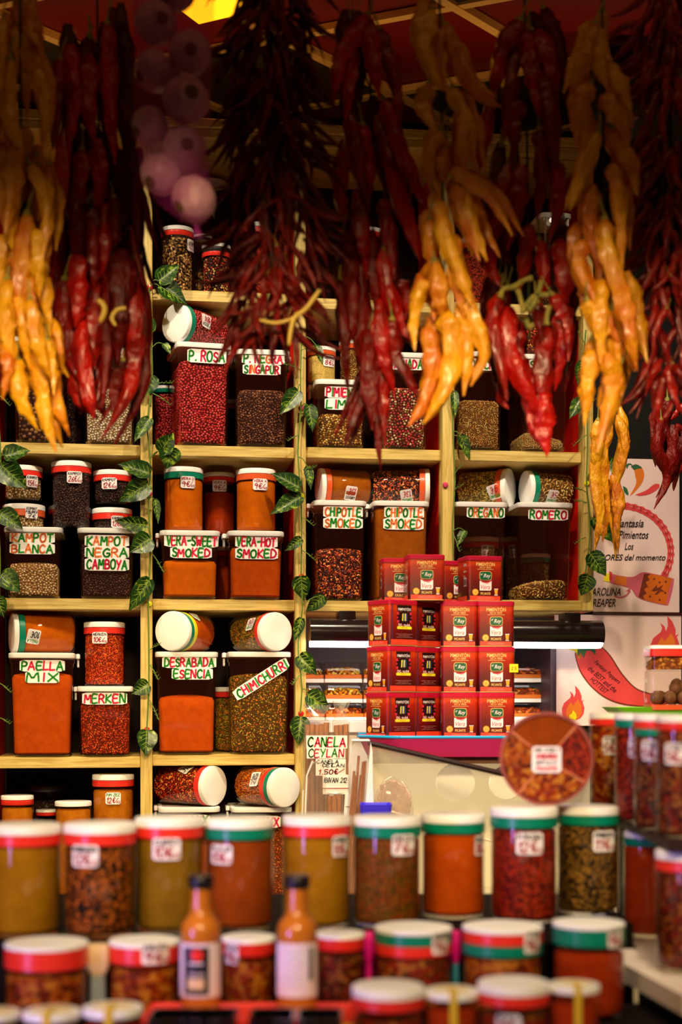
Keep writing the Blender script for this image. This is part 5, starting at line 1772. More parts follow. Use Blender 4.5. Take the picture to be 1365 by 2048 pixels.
fjar('low red banded jar of snack mix beside the first sauce bottle', 218, 360, 1884, zk, 1.86, 'r', 'snack_mix', (320, 1888, 58, 42, P_('FRUTA', '9€')), fill=.9, lw=.0055, bhk=.46)
fjar('low red banded jar of red snacks between the two sauce bottles', 444, 552, 1876, zk, 1.89, 'r', 'snack_mix', (466, 1890, 34, 40, P_('MIX', '9€')), fill=.9, lw=.0055, bhk=.46)
fjar('low red banded jar of bean mix beside the second sauce bottle', 630, 730, 1868, zk, 1.88, 'r', 'bean_mix', fill=.92, lw=.0055, bhk=.46)
fjar('low jar of berry pepper mix with green and red bands', 750, 905, 1858, zk, 1.88, 'gr', 'berry_mix', (878, 1866, 44, 46, P_('5 BAYAS', '9€')), fill=.95, lw=.0055, bhk=.28)
fjar('low jar of golden herb tea with red and green bands', 925, 1086, 1856, zk, 1.875, 'rg', 'chunk_mix', (1058, 1864, 44, 46, P_('TE', '9€')), fill=.95, lw=.0055, bhk=.28)
fjar('taller green banded jar of orange powder at the end of the low row', 1106, 1250, 1848, z2 + .0005, 1.86, 'g', 'red_orange', (1222, 1856, 42, 42, P_('HOT', '9€')), fill=.9, lw=.0055, bhk=.46)
zl_ = z3 + .0005
fjar('red banded jar with big white lid in the very front beside the red tray', 704, 850, 1977, zl_, 1.65, 'r', 'berry_mix', fill=.9)
fjar('red banded jar with big white lid in the very front between honey jars', 956, 1100, 1969, zl_, 1.65, 'r', 'berry_mix', (1010, 2030, 50, 40, P_('SAL', '9€')), fill=.9)
m_seal = M('seal_gold', (222, 176, 40), .4)
m_honeylid = M('honey_lid', (250, 214, 150), .35)
def honey(label, x0, x1, ytop, Y):
    xc = (x0 + x1) / 2
    r = (x1 - x0) / 2 * Y / FPX
    X = (xc - 682.5) / FPX * Y
    zt = F(xc, ytop, Y - r * .5).z
    h = zt - zl_
    o = jar(label, MAT_OF((X, Y, zl_), 0), r, h, '', 'red_orange', .9, group='white lidded honey jars in the very front', name='honey_jar')
    b = MB()
    b.lathe([(r * .72, h + .0003), (r * .70, h + .0008), (r * .01, h + .0008)], 36, cap1=False)
    OBJ('lid_picture', b, m_honeylid, o)
    b = MB()
    b.cbox(-r * .14, r * .14, -r * 1.012, r * .1, h + .001, h + .0018, .0003)
    b.cbox(-r * .14, r * .14, -r * 1.03, -r * 1.012, h - .05, h + .0018, .0003)
    OBJ('paper_seal', b, m_seal, o)
honey('honey jar between the two big white lids in the very front', 850, 958, 1984, 1.65)
honey('honey jar with gold seal in front of the tall orange jar', 1098, 1200, 1972, 1.65)
honey('honey jar lid nearest the red tray corner', 166, 286, 2018, 1.66)
honey('honey jar lid below the candied fruit jar', 46, 162, 2026, 1.66)
honey('honey jar lid cut by the picture edge at the bottom', -70, 40, 2028, 1.66)

# red tray and sauce bottles
rt = THING('red_tray', 'flat red tray edge under the two sauce bottles', 'tray', (F(505, 0, 1.76).x, 1.76, z2 + .0006))
b = MB()
w = .125
b.loft([(0, (-w + .006, w - .006, -.055, .048)), (.021, (-w, w, -.06, .05)), (.0245, (-w, w, -.06, .05)), (.0245, (-w + .003, w - .003, -.057, .047)), (.022, (-w + .005, w - .005, -.055, .045))], .006, 4)
OBJ('tray_body', b, m_bred, rt)
b = MB()
b.cbox(w - .03, w - .004, -.0612, -.0603, .008, .022, .0003)
OBJ('yellow_sticker', b, m_piny, rt)
m_sauce = M('sauce_orange', (214, 118, 26), .25, .5)
m_cap = M('bottle_cap', (20, 14, 14), .35)
def bottle(label, px, dark):
    Y = 1.765
    X = F(px, 0, Y).x
    zb = z2 + .0006 + .0226
    o = THING('sauce_bottle', label, 'bottle', (X, Y, zb), 0, 'hot sauce bottles on the red tray')
    r = 40.5 * Y / FPX
    H = F(0, 1750, Y).z - zb
    b = MB()
    b.lathe([(r * .9, .0005), (r * .98, .003), (r * .98, .006), (r * .94, H * .5), (r * .97, H * .54), (r * .99, H * .58), (r * .97, H * .62), (r * .88, H * .655), (r * .70, H * .69), (r * .56, H * .72), (r * .52, H * .77), (r * .51, H * .82), (r * .48, H * .905), (r * .3, H * .906)], 40)
    OBJ('sauce', b, m_sauce, o)
    b = MB()
    b.lathe([(r * .93, 0), (r * 1.01, .003), (r * 1.01, .006), (r * .97, H * .5), (r * 1.0, H * .54), (r * 1.02, H * .58), (r * 1.0, H * .62), (r * .91, H * .66), (r * .73, H * .695), (r * .59, H * .725), (r * .55, H * .775), (r * .54, H * .825), (r * .51, H * .908)], 40, cap1=False)
    OBJ('glass', b, m_shell, o)
    b = MB()
    b.lathe([(r * .60, H * .9085), (r * .62, H * .915), (r * .62, H * .985), (r * .56, H), (r * .01, H)], 36, cap1=False)
    OBJ('cap', b, m_cap, o)
    b = MB()
    n = 20
    rr = r * 1.045
    for k in range(n):
        a0, a1 = -pi / 2 - 1.25 + 2.5 * k / n, -pi / 2 - 1.25 + 2.5 * (k + 1) / n
        b.add([(rr * cos(a), rr * sin(a), z) for z in (H * .13, H * .52) for a in (a0, a1)], [(0, 1, 3, 2)])
    lab = OBJ('label', b, M('bottle_label', (244, 214, 196), .5), o)
    cyl = lambda e: (lambda x, z: ((rr + e) * cos(-pi / 2 + x / rr), (rr + e) * sin(-pi / 2 + x / rr), z))
    p = MB()
    g1, g2 = cyl(.0005), cyl(.001)
    def quadgrid(x0, x1, a, b_, f, mi):
        for k in range(6):
            poly(p, [(x0 + (x1 - x0) * k / 6, a), (x0 + (x1 - x0) * (k + 1) / 6, a), (x0 + (x1 - x0) * (k + 1) / 6, b_), (x0 + (x1 - x0) * k / 6, b_)], f, mi)
    if dark:
        quadgrid(-r * .82, r * .5, H * .15, H * .495, g1, 1)
        disc(p, -r * .1, H * .44, r * .3, r * .3, g2, 2)
        quadgrid(-r * .5, r * .2, H * .37, H * .385, g2, 0)
        quadgrid(-r * .55, r * .25, H * .19, H * .27, g2, 3)
        print_text(p, 'SALSA', -r * .1, H * .30, r * .7, g2, 0, 0, .01)
    else:
        for k in range(9):
            print_text(p, 'ingredientes y modo de uso', -r * .15, H * (.48 - k * .033), r * (1.1 - .2 * (k % 3)), g1, 1, 0, 0, h=.0022)
        quadgrid(r * .62, r * .85, H * .25, H * .49, g1, 1)
    OBJ('label_print', p, [M('bottle_label', (244, 214, 196), .5), m_bblack, m_bred, M('scoop_tan', (236, 190, 130), .4)], lab, True)
bottle('sauce bottle with black cap and dark label with a red spot', 402, True)
bottle('sauce bottle with black cap and pale text label', 595, False)

# scoops standing between the jars
def scoop(label, px, y0, y1, Y, wpx_, mat, cat='scoop', band=None, zb=zk):
    X = F(px, 0, Y).x
    o = THING('spice_scoop', label, cat, (X, Y, zb), 0)
    w = wpx_ / 2 * Y / FPX
    H = F(0, y0, Y).z - zb
    b = MB()
    hs = H * .42
    b.loft([(0, (-w * .7, w * .7, -.004, .004)), (H - hs, (-w * .62, w * .62, -.004, .004))], .003, 3)
    OBJ('handle', b, band or mat, o)
    b = MB()
    b.loft([(H - hs + .0003, (-w * .65, w * .65, -.004, .004)), (H - hs * .7, (-w, w, -.008, .008)), (H - hs * .2, (-w, w, -.009, .009)), (H, (-w * .9, w * .9, -.007, .007))], .005, 4)
    OBJ('bowl', b, mat, o)
scoop('tan scoop with grey handle between the two lowest fruit jars', 196, 1888, 2015, 1.84, 46, M('scoop_tan', (236, 190, 130), .4), band=M('scoop_grey', (150, 150, 140), .4))
scoop('pink scoop standing before the green herb jar', 738, 1864, 1985, 1.905, 22, M('scoop_pink', (236, 24, 120), .35))
scoop('pink and teal scoop between the berry mix and herb tea jars', 912, 1862, 1985, 1.90, 18, M('scoop_pink', (236, 24, 120), .35), band=M('scoop_teal', (70, 140, 150), .4))
# black dishes below the red tray
for k, px in enumerate((345, 430, 545, 640)):
    X = F(px, 0, 1.62).x
    o = THING('black_dish', ('first', 'second', 'third', 'fourth')[k] + ' black glossy dish below the red tray counting from the honey jars', 'dish', (X, 1.62, zl_), 0, 'black dishes below the red tray')
    b = MB()
    w = .0245
    H = F(0, 2036, 1.6).z - zl_
    b.loft([(0, (-w * .8, w * .8, -.03, .03)), (H - .004, (-w, w, -.034, .034)), (H, (-w, w, -.034, .034)), (H, (-w + .003, w - .003, -.031, .031)), (.01, (-w * .75, w * .75, -.026, .026))], .008, 4)
    OBJ('dish_body', b, M('dish_black', (14, 10, 12), .12, .6), o)

# slim jars on a dark board at the end of the counter
def prism(cs, z0, z1_):
    n_ = len(cs)
    return MB().add([(x, y, z) for z in (z0, z1_) for x, y in cs], [tuple(range(n_ - 1, -1, -1)), tuple(range(n_, 2 * n_))] + [(k, (k + 1) % n_, n_ + (k + 1) % n_, n_ + k) for k in range(n_)])
zn = CZ - .178
b = prism([(.41, 1.865), (.66, 1.865), (.66, 2.40), (.372, 2.40), (.372, 2.275), (.418, 2.25)], zn - .011, zn)
b.box(.60, .66, 2.27, 2.40, 0, zn - .0112)
o = OBJ('dark_side_board', b, M('board_dark', (34, 10, 6), .5), flat=True)
TAG(o, 'dark board at the end of the counter under four slim jars', 'board')
for lab, xc, Y, bd, cont in (('slim red banded jar of fruit pieces nearest the round snack box', 1224, 2.32, 'r', 'snack_mix'), ('slim green banded jar of red orange spice in the slim row', 1276, 2.20, 'g', 'red_mix'),
                             ('slim jar of dark mix with red and green bands', 1317, 2.08, 'rg', 'bean_mix'), ('slim red banded jar of dark snack at the picture edge', 1365, 1.955, 'r', 'bean_mix')):
    w = .068 * FPX / Y
    fjar(lab, xc - w / 2, xc + w / 2, 1400 + .020 * FPX / Y, zn + .0005, Y, bd, cont, (xc - w * .1 if Y > 2.1 else xc - w * .25, 1400 + .056 * FPX / Y, w * .38, w * .42, P_('TE', '5€')))
# jars below that board on a white plank
zp = CZ - .345
b = prism([(.36, 2.0), (.372, 1.95), (.40, 1.75), (.80, 1.75), (.80, 2.26), (.412, 2.26), (.412, 2.0805), (.36, 2.0805)], zp - .024, zp)
o = OBJ('white_plank', b, M('plank_white', (246, 214, 176), .4), flat=True)
TAG(o, 'thick white plank step at the end of the front counter', 'plank')
zt_ = zn - .0135
yt = lambda Y: 1400 - (zt_ - CZ) * FPX / Y
fjar('green banded jar of orange powder in the shade under the dark board', 1247, 1343, yt(2.182), zp + .0005, 2.2, 'g', 'red_orange')
fjar('red banded jar of speckled bean mix on the white plank at the picture edge', 1312, 1452, yt(1.898), zp + .0005, 1.92, 'r', 'bean_mix')

# round snack box standing on edge on the jar lids
Y = 2.15
rr = 94 * Y / FPX
zlid = max(F(1050, 1616, 2.13 - .024).z, F(1177, 1613, 2.21 - .023).z)
c0 = Vector((F(1094, 0, Y).x, Y, zlid + rr * .985 + .001))
o = THING('round_snack_box', 'round five part box of spices standing on edge on jar lids', 'box', c0, radians(-6))
def upr(b):
    b.v = [(x, z, y) for x, y, z in b.v]
    b.f = [tuple(reversed(f)) for f in b.f]
    return b
b = MB()
b.lathe([(rr * .96, .030), (rr * .985, .026), (rr * .985, .0)], 56, cap1=False)
OBJ('back_shell', upr(b), M('round_box_orange', (214, 96, 36), .35), o)
b = MB()
b.lathe([(rr * .93, -.0012), (rr * .985, -.0012), (rr, .002), (rr, .010), (rr * .986, .010)], 56, cap0=False, cap1=False)
OBJ('rim', upr(b), CLEAR('rim_plastic', (.98, .8, .76), 1.2, .1, .35, (236, 120, 96)), o)
def wedge(a0, a1, cont, nm):
    n = 14
    r0, r1 = rr * .06, rr * .90
    vs = []
    for yy in (.002, .022):
        for k in range(n + 1):
            a = radians(a0 + 2 + (a1 - a0 - 4) * k / n)
            vs += [(r0 * cos(a), yy, r0 * sin(a)), (r1 * cos(a), yy, r1 * sin(a))]
    m2 = 2 * (n + 1)
    fs = [(2 * k, 2 * k + 1, 2 * k + 3, 2 * k + 2) for k in range(n)] + [(2 * k + 1, m2 + 2 * k + 1, m2 + 2 * k + 3, 2 * k + 3) for k in range(n)]
    fs += [(0, m2, m2 + 1, 1), (2 * n, 2 * n + 1, m2 + 2 * n + 1, m2 + 2 * n)]
    b = MB().add(vs, fs)
    OBJ(nm, b, CONTENT[cont][1], o, True)
wedge(48, 142, 'rust', 'powder_segment')
wedge(-32, 48, 'red_mix', 'flake_segment')
wedge(232, 328, 'snack_mix', 'chilli_segment')
wedge(142, 232, 'chunk_mix', 'fruit_segment')
b = MB()
for a in (48, 142, 232, 328):
    a = radians(a)
    b.tube([(rr * .05 * cos(a), .004, rr * .05 * sin(a)), (rr * .94 * cos(a), .004, rr * .94 * sin(a))], .0022, 6)
OBJ('dividers', b, M('divider', (226, 130, 80), .4), o)
b = MB()
b.lathe([(rr * .93, 0.0), (rr * .3, -.0005), (rr * .01, -.0005)], 48, cap0=False, cap1=False)
OBJ('clear_cover', upr(b), m_shell, o)
card(o, -.021, .021, -.020, .018, lambda x, z, e=0.0: (x, -.0016 - e, z), [('MIX 5 EN 1', .5, .86, .8, .12, 'K', .0013), ('SABORES', .5, .62, .7, .14, 'R', .0018), ('SPICY', .5, .38, .7, .12, 'K', .0013), ('PICANTE', .5, .16, .7, .12, 'R', .0015)], '', 0, mat=m_tagp, name='price_tag')

# green tray with two clear boxes
Yg = 2.86
zg = F(0, 1414, Yg).z
b = MB()
xg = F(1236, 0, Yg).x
b.cbox(xg + .045, xg + .35, Yg + .015, Yg + .16, z1 - .6, zg - .0245, .002)
o = OBJ('cream_carton', b, M('carton_cream', (236, 206, 150), .6))
TAG(o, 'cream carton under the bright green tray', 'carton')
o = THING('green_tray', 'bright green flat tray under the nutmeg box', 'tray', (xg + .15, Yg + .08, zg - .024))
b = MB()
b.loft([(0, (-.125, .17, -.06, .08)), (.017, (-.145, .18, -.075, .09)), (.0235, (-.152, .185, -.08, .095)), (.0235, (-.147, .18, -.075, .09)), (.018, (-.142, .176, -.07, .085))], .01, 4)
OBJ('tray_body', b, M('tray_green', (128, 214, 16), .35), o)
zb = zg - .024 + .0184
x0, x1 = F(1303, 0, Yg).x, F(1386, 0, Yg).x
w = x1 - x0
xc = (x0 + x1) / 2
o = THING('nutmeg_box', 'clear box of whole nutmegs on the green tray', 'box', (xc, Yg + w / 2, zb))
H = F(0, 1341, Yg).z - zb
b = MB()
b.loft([(.010, (-w / 2, w / 2, -w / 2, w / 2)), (H - .0004, (-w / 2, w / 2, -w / 2, w / 2))], .008, 4, cap0=False)
OBJ('shell', b, m_boxc, o)
b = MB()
b.loft([(0, (-w / 2, w / 2, -w / 2, w / 2)), (.0098, (-w / 2, w / 2, -w / 2, w / 2))], .008, 4)
OBJ('base', b, m_borange, o)
m_nut = M('nutmeg_brown', (130, 84, 44), .55, .3, (60, (96, 58, 28)), (120, .3), stretch=(3, 3, 1))
for q in ((-.026, -.024, 0), (0, -.026, 0), (.026, -.024, 0), (-.012, .004, 0), (.014, .002, 0), (.03, .02, 0), (.012, -.016, .018), (.028, -.010, .019), (.020, .008, .024)):
    b = MB()
    b.ball((q[0], q[1], q[2] + .0235), .0125, n=9, sz=1.08)
    OBJ('nutmeg', b, m_nut, o)
o = THING('spice_snack_box', 'red banded clear box of golden spice on top of the nutmeg box', 'box', (xc, Yg + w / 2, zb + H + .0004))
H2 = F(0, 1291, Yg).z - zb - H
b = MB()
b.loft([(0, (-w / 2 + .002, w / 2 - .002, -w / 2 + .002, w / 2 - .002)), (H2 - .0065, (-w / 2 + .001, w / 2 - .001, -w / 2 + .001, w / 2 - .001))], .01, 4, cap1=False)
OBJ('shell', b, m_boxc, o)
b = MB()
b.loft([(H2 - .0205, (-w / 2, w / 2, -w / 2, w / 2)), (H2 - .0062, (-w / 2, w / 2, -w / 2, w / 2))], .01, 4, cap0=False, cap1=False)
OBJ('lid_band', b, m_bred, o)
b = MB()
b.loft([(H2 - .006, (-w / 2 - .001, w / 2 + .001, -w / 2 - .001, w / 2 + .001)), (H2, (-w / 2 + .001, w / 2 - .001, -w / 2 + .001, w / 2 - .001))], .01, 4)
OBJ('lid', b, m_white, o)
b = MB()
b.loft([(.003, (-w / 2 + .006, w / 2 - .006, -w / 2 + .006, w / 2 - .006)), (.016, (-w / 2 + .006, w / 2 - .006, -w / 2 + .006, w / 2 - .006)), (.026, (-w / 2 + .02, w / 2 - .006, -w / 2 + .01, w / 2 - .01))], .01, 4)
oc = OBJ('contents', b, M('snack_core', (120, 56, 14), .8), o)
pieces(b, (-.3, -1, .1), 'flake', .009, GRAIN('golden_spice', [(206, 120, 24), (176, 84, 14), (226, 150, 50), (150, 66, 14)]), oc, 'flakes', 500)

# ---------------------------------------------------------------- hanging peppers
def PEPMAT(name, a, b_, rough, coat=.3):
    m, n, b = nt(name)
    tc = n.nodes.new('ShaderNodeTexCoord')
    oi = n.nodes.new('ShaderNodeObjectInfo')
    t = n.nodes.new('ShaderNodeTexNoise')
    t.inputs['Scale'].default_value = 28
    t.inputs['Detail'].default_value = 4
    n.links.new(tc.outputs['Object'], t.inputs['Vector'])
    ad = n.nodes.new('ShaderNodeMath')
    ad.operation = 'MULTIPLY_ADD'
    ad.inputs[1].default_value = .45
    n.links.new(oi.outputs['Random'], ad.inputs[0])
    n.links.new(t.outputs['Fac'], ad.inputs[2])
    r = ramp(n, [C(a), C(b_)], False)
    r.color_ramp.elements[0].position = .5
    r.color_ramp.elements[1].position = .95
    n.links.new(ad.outputs[0], r.inputs[0])
    n.links.new(r.outputs[0], b.inputs['Base Color'])
    mp = n.nodes.new('ShaderNodeMapping')
    mp.inputs['Scale'].default_value = (1, 1, .4)
    n.links.new(tc.outputs['Object'], mp.inputs['Vector'])
    t2 = n.nodes.new('ShaderNodeTexNoise')
    t2.inputs['Scale'].default_value = 150
    t2.inputs['Detail'].default_value = 3
    n.links.new(mp.outputs[0], t2.inputs['Vector'])
    bp = n.nodes.new('ShaderNodeBump')
    bp.inputs['Strength'].default_value = .9
    bp.inputs['Distance'].default_value = .006
    n.links.new(t2.outputs['Fac'], bp.inputs['Height'])
    n.links.new(bp.outputs[0], b.inputs['Normal'])
    b.inputs['Roughness'].default_value = rough
    b.inputs['Coat Weight'].default_value = coat
    b.inputs['Specular IOR Level'].default_value = .2 + coat * .8
    b.inputs['Coat Roughness'].default_value = .18
    return m
m_yel = PEPMAT('yellow_pepper', (238, 158, 8), (204, 98, 4), .42)
m_red = PEPMAT('red_pepper', (196, 16, 2), (120, 8, 1), .30)
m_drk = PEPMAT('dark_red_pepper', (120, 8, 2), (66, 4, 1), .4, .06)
m_chl = PEPMAT('small_red_chilli', (170, 18, 4), (110, 8, 2), .36)
m_chd = PEPMAT('shaded_dark_chilli', (118, 12, 2), (62, 5, 1), .45, .04)  # dark dried kind, with the bunch's shade also put into the colour
m_calyx = M('pepper_stalk', (176, 146, 50), .6, .3, (80, (110, 110, 40)))
m_cord = M('string_green', (44, 52, 22), .8)

def pepper(root, pts, w, Y, mat, stalk=True, nr=26, seg=13, name='pepper'):
    o0 = root.location
    ph, ph2 = random.uniform(0, 6), random.uniform(0, 6)
    P = [F(x, y, Y + (random.uniform(-.012, .012) if 0 < i else 0)) - o0 for i, (x, y) in enumerate(pts)]
    C_ = crom([tuple(p) for p in P], nr)
    R = w / 2 * Y / FPX * .84
    rad = []
    for i in range(nr):
        t = i / (nr - 1)
        q = (.45 + .55 * min(1, t / .10)) * (1 if t < .38 else max(.10, 1 - ((t - .38) / .62) ** 1.7 * .93))
        rad.append(R * q * (1 + .10 * sin(t * 15 + ph) + .07 * sin(t * 29 + ph2) + random.uniform(-.05, .05)))
    wr = lambda t, a: 1 + .15 * sin(3 * a + ph + 2.2 * sin(t * 6 + ph2)) + .10 * sin(5 * a + ph2 - 3 * sin(t * 9 + ph)) + .05 * sin(9 * a + t * 14 + ph)
    b = MB()
    b.tube([Vector(c) for c in C_], rad, seg, wr=wr, squash=.8)
    o = OBJ(name, b, mat, root, angle=70)
    if stalk:
        p0, p1 = Vector(C_[0]), Vector(C_[1])
        d = (p0 - p1).normalized()
        b = MB()
        L = R * 2.6
        side = Vector((random.uniform(-.4, .4), random.uniform(-.2, .2), .5))
        b.tube([p0 - d * R * .15, p0 + d * R * .25, p0 + d * R * .6, p0 + d * L * .6 + side * L * .25, p0 + d * L * .8 + side * L * .6], [R * .5, R * .42, R * .14, R * .11, R * .13], 7)
        OBJ('stalk', b, m_calyx, o)
    return o

def S(txt):
    out = []
    for ln in txt.strip().split(';'):
        t = ln.split()
        if not t:
            continue
        out.append(([tuple(float(q) for q in p.split(',')) for p in t[:-1]], float(t[-1])))
    return out

def strand(label, Y, peppers, mat, cords, fill=.8, fmat=None, spread=.05, group='strings of dried peppers over the counter', stalkevery=2, top_=True, jit=16, dark=None):
    x0 = cords[0][0]
    root = THING('hanging_pepper_string', label, 'pepper string', F(x0, 60, Y), 0, group)
    o0 = root.location
    b = MB()
    pts = [tuple(F(x, y, Y + .02) - o0) for x, y in cords]
    if top_:
        pts = [(pts[0][0], pts[0][1], CZ + 1.285 - o0.z)] + pts
    b.tube([Vector(c) for c in crom(pts, 20)], .0022, 6)
    OBJ('string', b, m_cord, root)
    n = len(peppers)
    for i, (p, w) in enumerate(peppers):
        dy = -spread * .5 + spread * ((i * 7) % n) / n * .6 + spread * .4 * i / n
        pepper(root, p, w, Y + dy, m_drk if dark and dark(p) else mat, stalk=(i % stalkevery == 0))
    k = int(n * fill)
    for i in range(min(k, 98 - n)):
        p, w = peppers[(i * 5 + 2) % n]
        dx, dy_ = random.uniform(-jit, jit), random.uniform(-45, 10)
        q = [(x + dx * (1 + .3 * j), y + dy_) for j, (x, y) in enumerate(p)]
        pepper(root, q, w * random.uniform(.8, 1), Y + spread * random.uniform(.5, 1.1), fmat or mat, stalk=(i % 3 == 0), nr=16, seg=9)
    return root

YH = 2.40
rail = MB()
rail.tube([Vector((-1.1, YH + .02, CZ + 1.30)), Vector((1.1, YH + .02, CZ + 1.30))], .012, 10)
rail.tube([Vector((-.36, 2.2, CZ + 1.30)), Vector((.2, 2.2, CZ + 1.30))], .010, 10)
for x in (-1.0, 1.0):
    rail.tube([Vector((x, YH + .02, CZ + 1.30)), Vector((x, YH + .02, CZ + SH - .023))], .008, 8)
rail.tube([Vector((-.2, 2.2, CZ + 1.30)), Vector((-.2, YH + .03, CZ + 1.30))], .008, 8)
o = OBJ('hanging_rail', rail, m_dark)
TAG(o, 'dark metal rail overhead from which the pepper strings hang', 'rail')

strand('wide string of yellow peppers at the picture edge', YH - .06, S("""
5,40 0,120 -5,200 30; 65,-10 60,60 85,100 30; 50,20 75,60 88,96 28; 55,80 65,130 85,200 95,290 40; 20,120 15,200 30,270 50,310 40; 75,140 90,220 85,310 30; 10,190 25,260 20,330 36;
35,290 25,380 10,470 45; 60,330 90,390 95,440 85,520 38; 30,390 20,450 25,500 36; 55,430 45,520 40,600 50,720 48; 75,460 78,540 80,600 35; 15,560 12,650 30,740 45; 30,560 45,650 60,740 40;
60,600 75,690 105,760 35; 10,680 15,740 5,800 30; 35,720 40,790 75,860 38; 70,690 85,780 95,850 112,905 38; 95,680 105,730 108,790 26; 5,470 0,560 -4,640 40; 95,470 85,530 80,590 30; 10,300 0,380 6,450 38; 100,330 95,400 98,470 28; 60,520 62,600 66,690 38"""),
       m_yel, [(40, 30), (42, 300), (45, 700)], 1.3, jit=24)
r2 = strand('thick string of long red peppers beside the garlic net', YH + .07, S("""
120,120 108,210 112,300 40; 140,90 150,190 135,300 45; 180,110 175,200 190,290 45; 215,50 220,190 230,330 42; 250,50 260,240 262,430 32; 130,260 118,380 110,470 100,580 42; 150,390 152,470 160,545 36; 118,440 115,520 98,620 108,664 44;
155,510 158,590 150,655 48; 130,560 125,640 135,690 150,740 176,790 44; 185,420 185,510 190,590 40; 210,410 212,500 200,575 34; 228,395 232,470 232,490 28; 165,640 165,720 178,800 188,838 42; 160,720 155,790 186,832 34; 205,650 205,740 195,800 30;
245,500 240,620 235,730 60; 270,540 268,640 270,720 250,800 203,878 44; 225,520 220,640 205,815 46; 285,380 300,450 316,505 16; 262,450 280,540 296,582 14; 245,720 230,780 225,830 30; 195,280 200,370 190,440 38; 235,300 245,390 240,480 38; 165,300 160,380 150,440 36; 275,300 272,400 280,500 26; 190,560 185,660 190,740 44"""),
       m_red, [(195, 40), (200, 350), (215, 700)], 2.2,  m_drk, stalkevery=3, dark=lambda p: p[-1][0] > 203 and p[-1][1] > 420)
strand('string of long narrow red peppers behind the tins column', YH + .07, S("""
735,30 680,120 665,220 40; 740,40 745,120 760,200 38; 705,60 700,160 690,250 34; 760,60 790,160 800,260 36; 770,200 790,270 830,370 850,410 38; 700,230 715,330 740,420 40; 725,250 735,340 730,440 38; 760,230 785,330 800,420 40; 690,280 680,380 690,450 38;
775,300 800,400 830,480 840,520 40; 715,380 725,470 735,560 40; 765,400 780,480 790,560 36; 770,500 775,570 800,640 830,690 40; 745,460 750,560 760,640 36; 800,560 815,600 812,640 30; 785,640 790,700 815,760 38; 760,600 765,700 790,790 40; 700,480 705,600 700,690 44;
680,560 690,680 697,790 26; 735,660 740,760 745,860 50; 770,700 765,800 770,890 40; 752,800 756,870 762,940 18; 735,770 705,850 688,895 18; 800,720 825,770 838,792 24; 720,560 722,640 715,740 44"""),
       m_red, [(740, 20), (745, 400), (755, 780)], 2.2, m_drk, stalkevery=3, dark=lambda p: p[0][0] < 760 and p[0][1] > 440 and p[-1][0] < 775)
strand('string of big yellow peppers between two red strings', YH - .06, S("""
865,20 850,100 885,180 40; 880,60 870,120 890,180 34; 895,70 925,130 960,190 1002,214 40; 900,180 935,240 950,340 38; 855,170 848,215 870,262 40; 885,100 880,150 900,190 34; 880,260 860,310 870,362 38; 905,340 940,362 985,400 1026,472 34; 915,370 930,430 960,522 42;
890,300 885,335 892,366 36; 880,405 890,470 925,560 942,612 42; 925,370 945,450 975,522 36; 870,525 880,590 885,642 46; 850,560 830,620 830,702 32; 910,555 950,640 970,710 942,772 38; 920,600 935,700 928,792 40; 855,655 865,720 850,800 818,852 44; 895,625 905,700 890,780 848,848 52; 890,280 870,330 880,392 36;
930,230 925,300 935,380 34; 905,470 915,560 930,640 38; 860,440 862,500 870,560 34"""),
       m_yel, [(880, 15), (885, 300), (890, 640)], 1.0, stalkevery=3)
r7 = strand('string of glossy red peppers with pale curling stalks', YH + .07, S("""
1040,40 1000,120 985,225 42; 1050,60 1065,150 1080,232 44; 1075,60 1100,130 1115,242 42; 1030,80 1020,180 1010,282 42; 1090,150 1105,260 1115,342 40; 1035,200 1030,260 1030,320 36; 985,200 965,290 960,342 34; 1015,330 1005,420 985,480 992,532 40; 1045,330 1035,420 1015,502 38;
1080,260 1085,350 1075,442 40; 1110,320 1120,400 1100,482 40; 975,480 985,540 1000,572 28; 1000,590 985,650 1000,720 1015,802 38; 1015,615 1020,700 1060,790 1080,832 46; 1040,645 1035,720 1060,762 1096,802 42; 1075,605 1080,640 1085,682 36; 1095,655 1085,740 1085,800 1090,855 48; 1120,625 1125,700 1110,782 38;
1105,590 1135,640 1138,722 36; 1090,785 1088,850 1095,914 48; 1055,780 1065,850 1080,892 26; 1000,760 1005,800 1018,818 20; 1120,480 1130,560 1125,642 42; 1060,450 1050,520 1040,582 36; 1080,480 1090,540 1085,600 34"""),
            m_red, [(1050, 20), (1055, 300), (1060, 680)], 1.8, m_drk, stalkevery=3)
for pts in ("1050,615 1070,592 1097,590", "1058,622 1072,600 1084,562", "1000,596 1008,578 1030,574", "1048,625 1042,598 1036,580", "1094,650 1095,630 1100,612", "1052,640 1060,655 1066,648", "1030,574 1050,560 1065,556"):
    b = MB()
    q = [tuple(float(k) for k in p.split(',')) for p in pts.split()]
    b.tube([Vector(c) for c in crom([tuple(F(x, y, YH + .015) - r7.location) for x, y in q], 9)], [.0062, .0045, .0042, .004, .004, .004, .004, .0045, .005], 7)
    OBJ('stalk', b, m_calyx, r7)
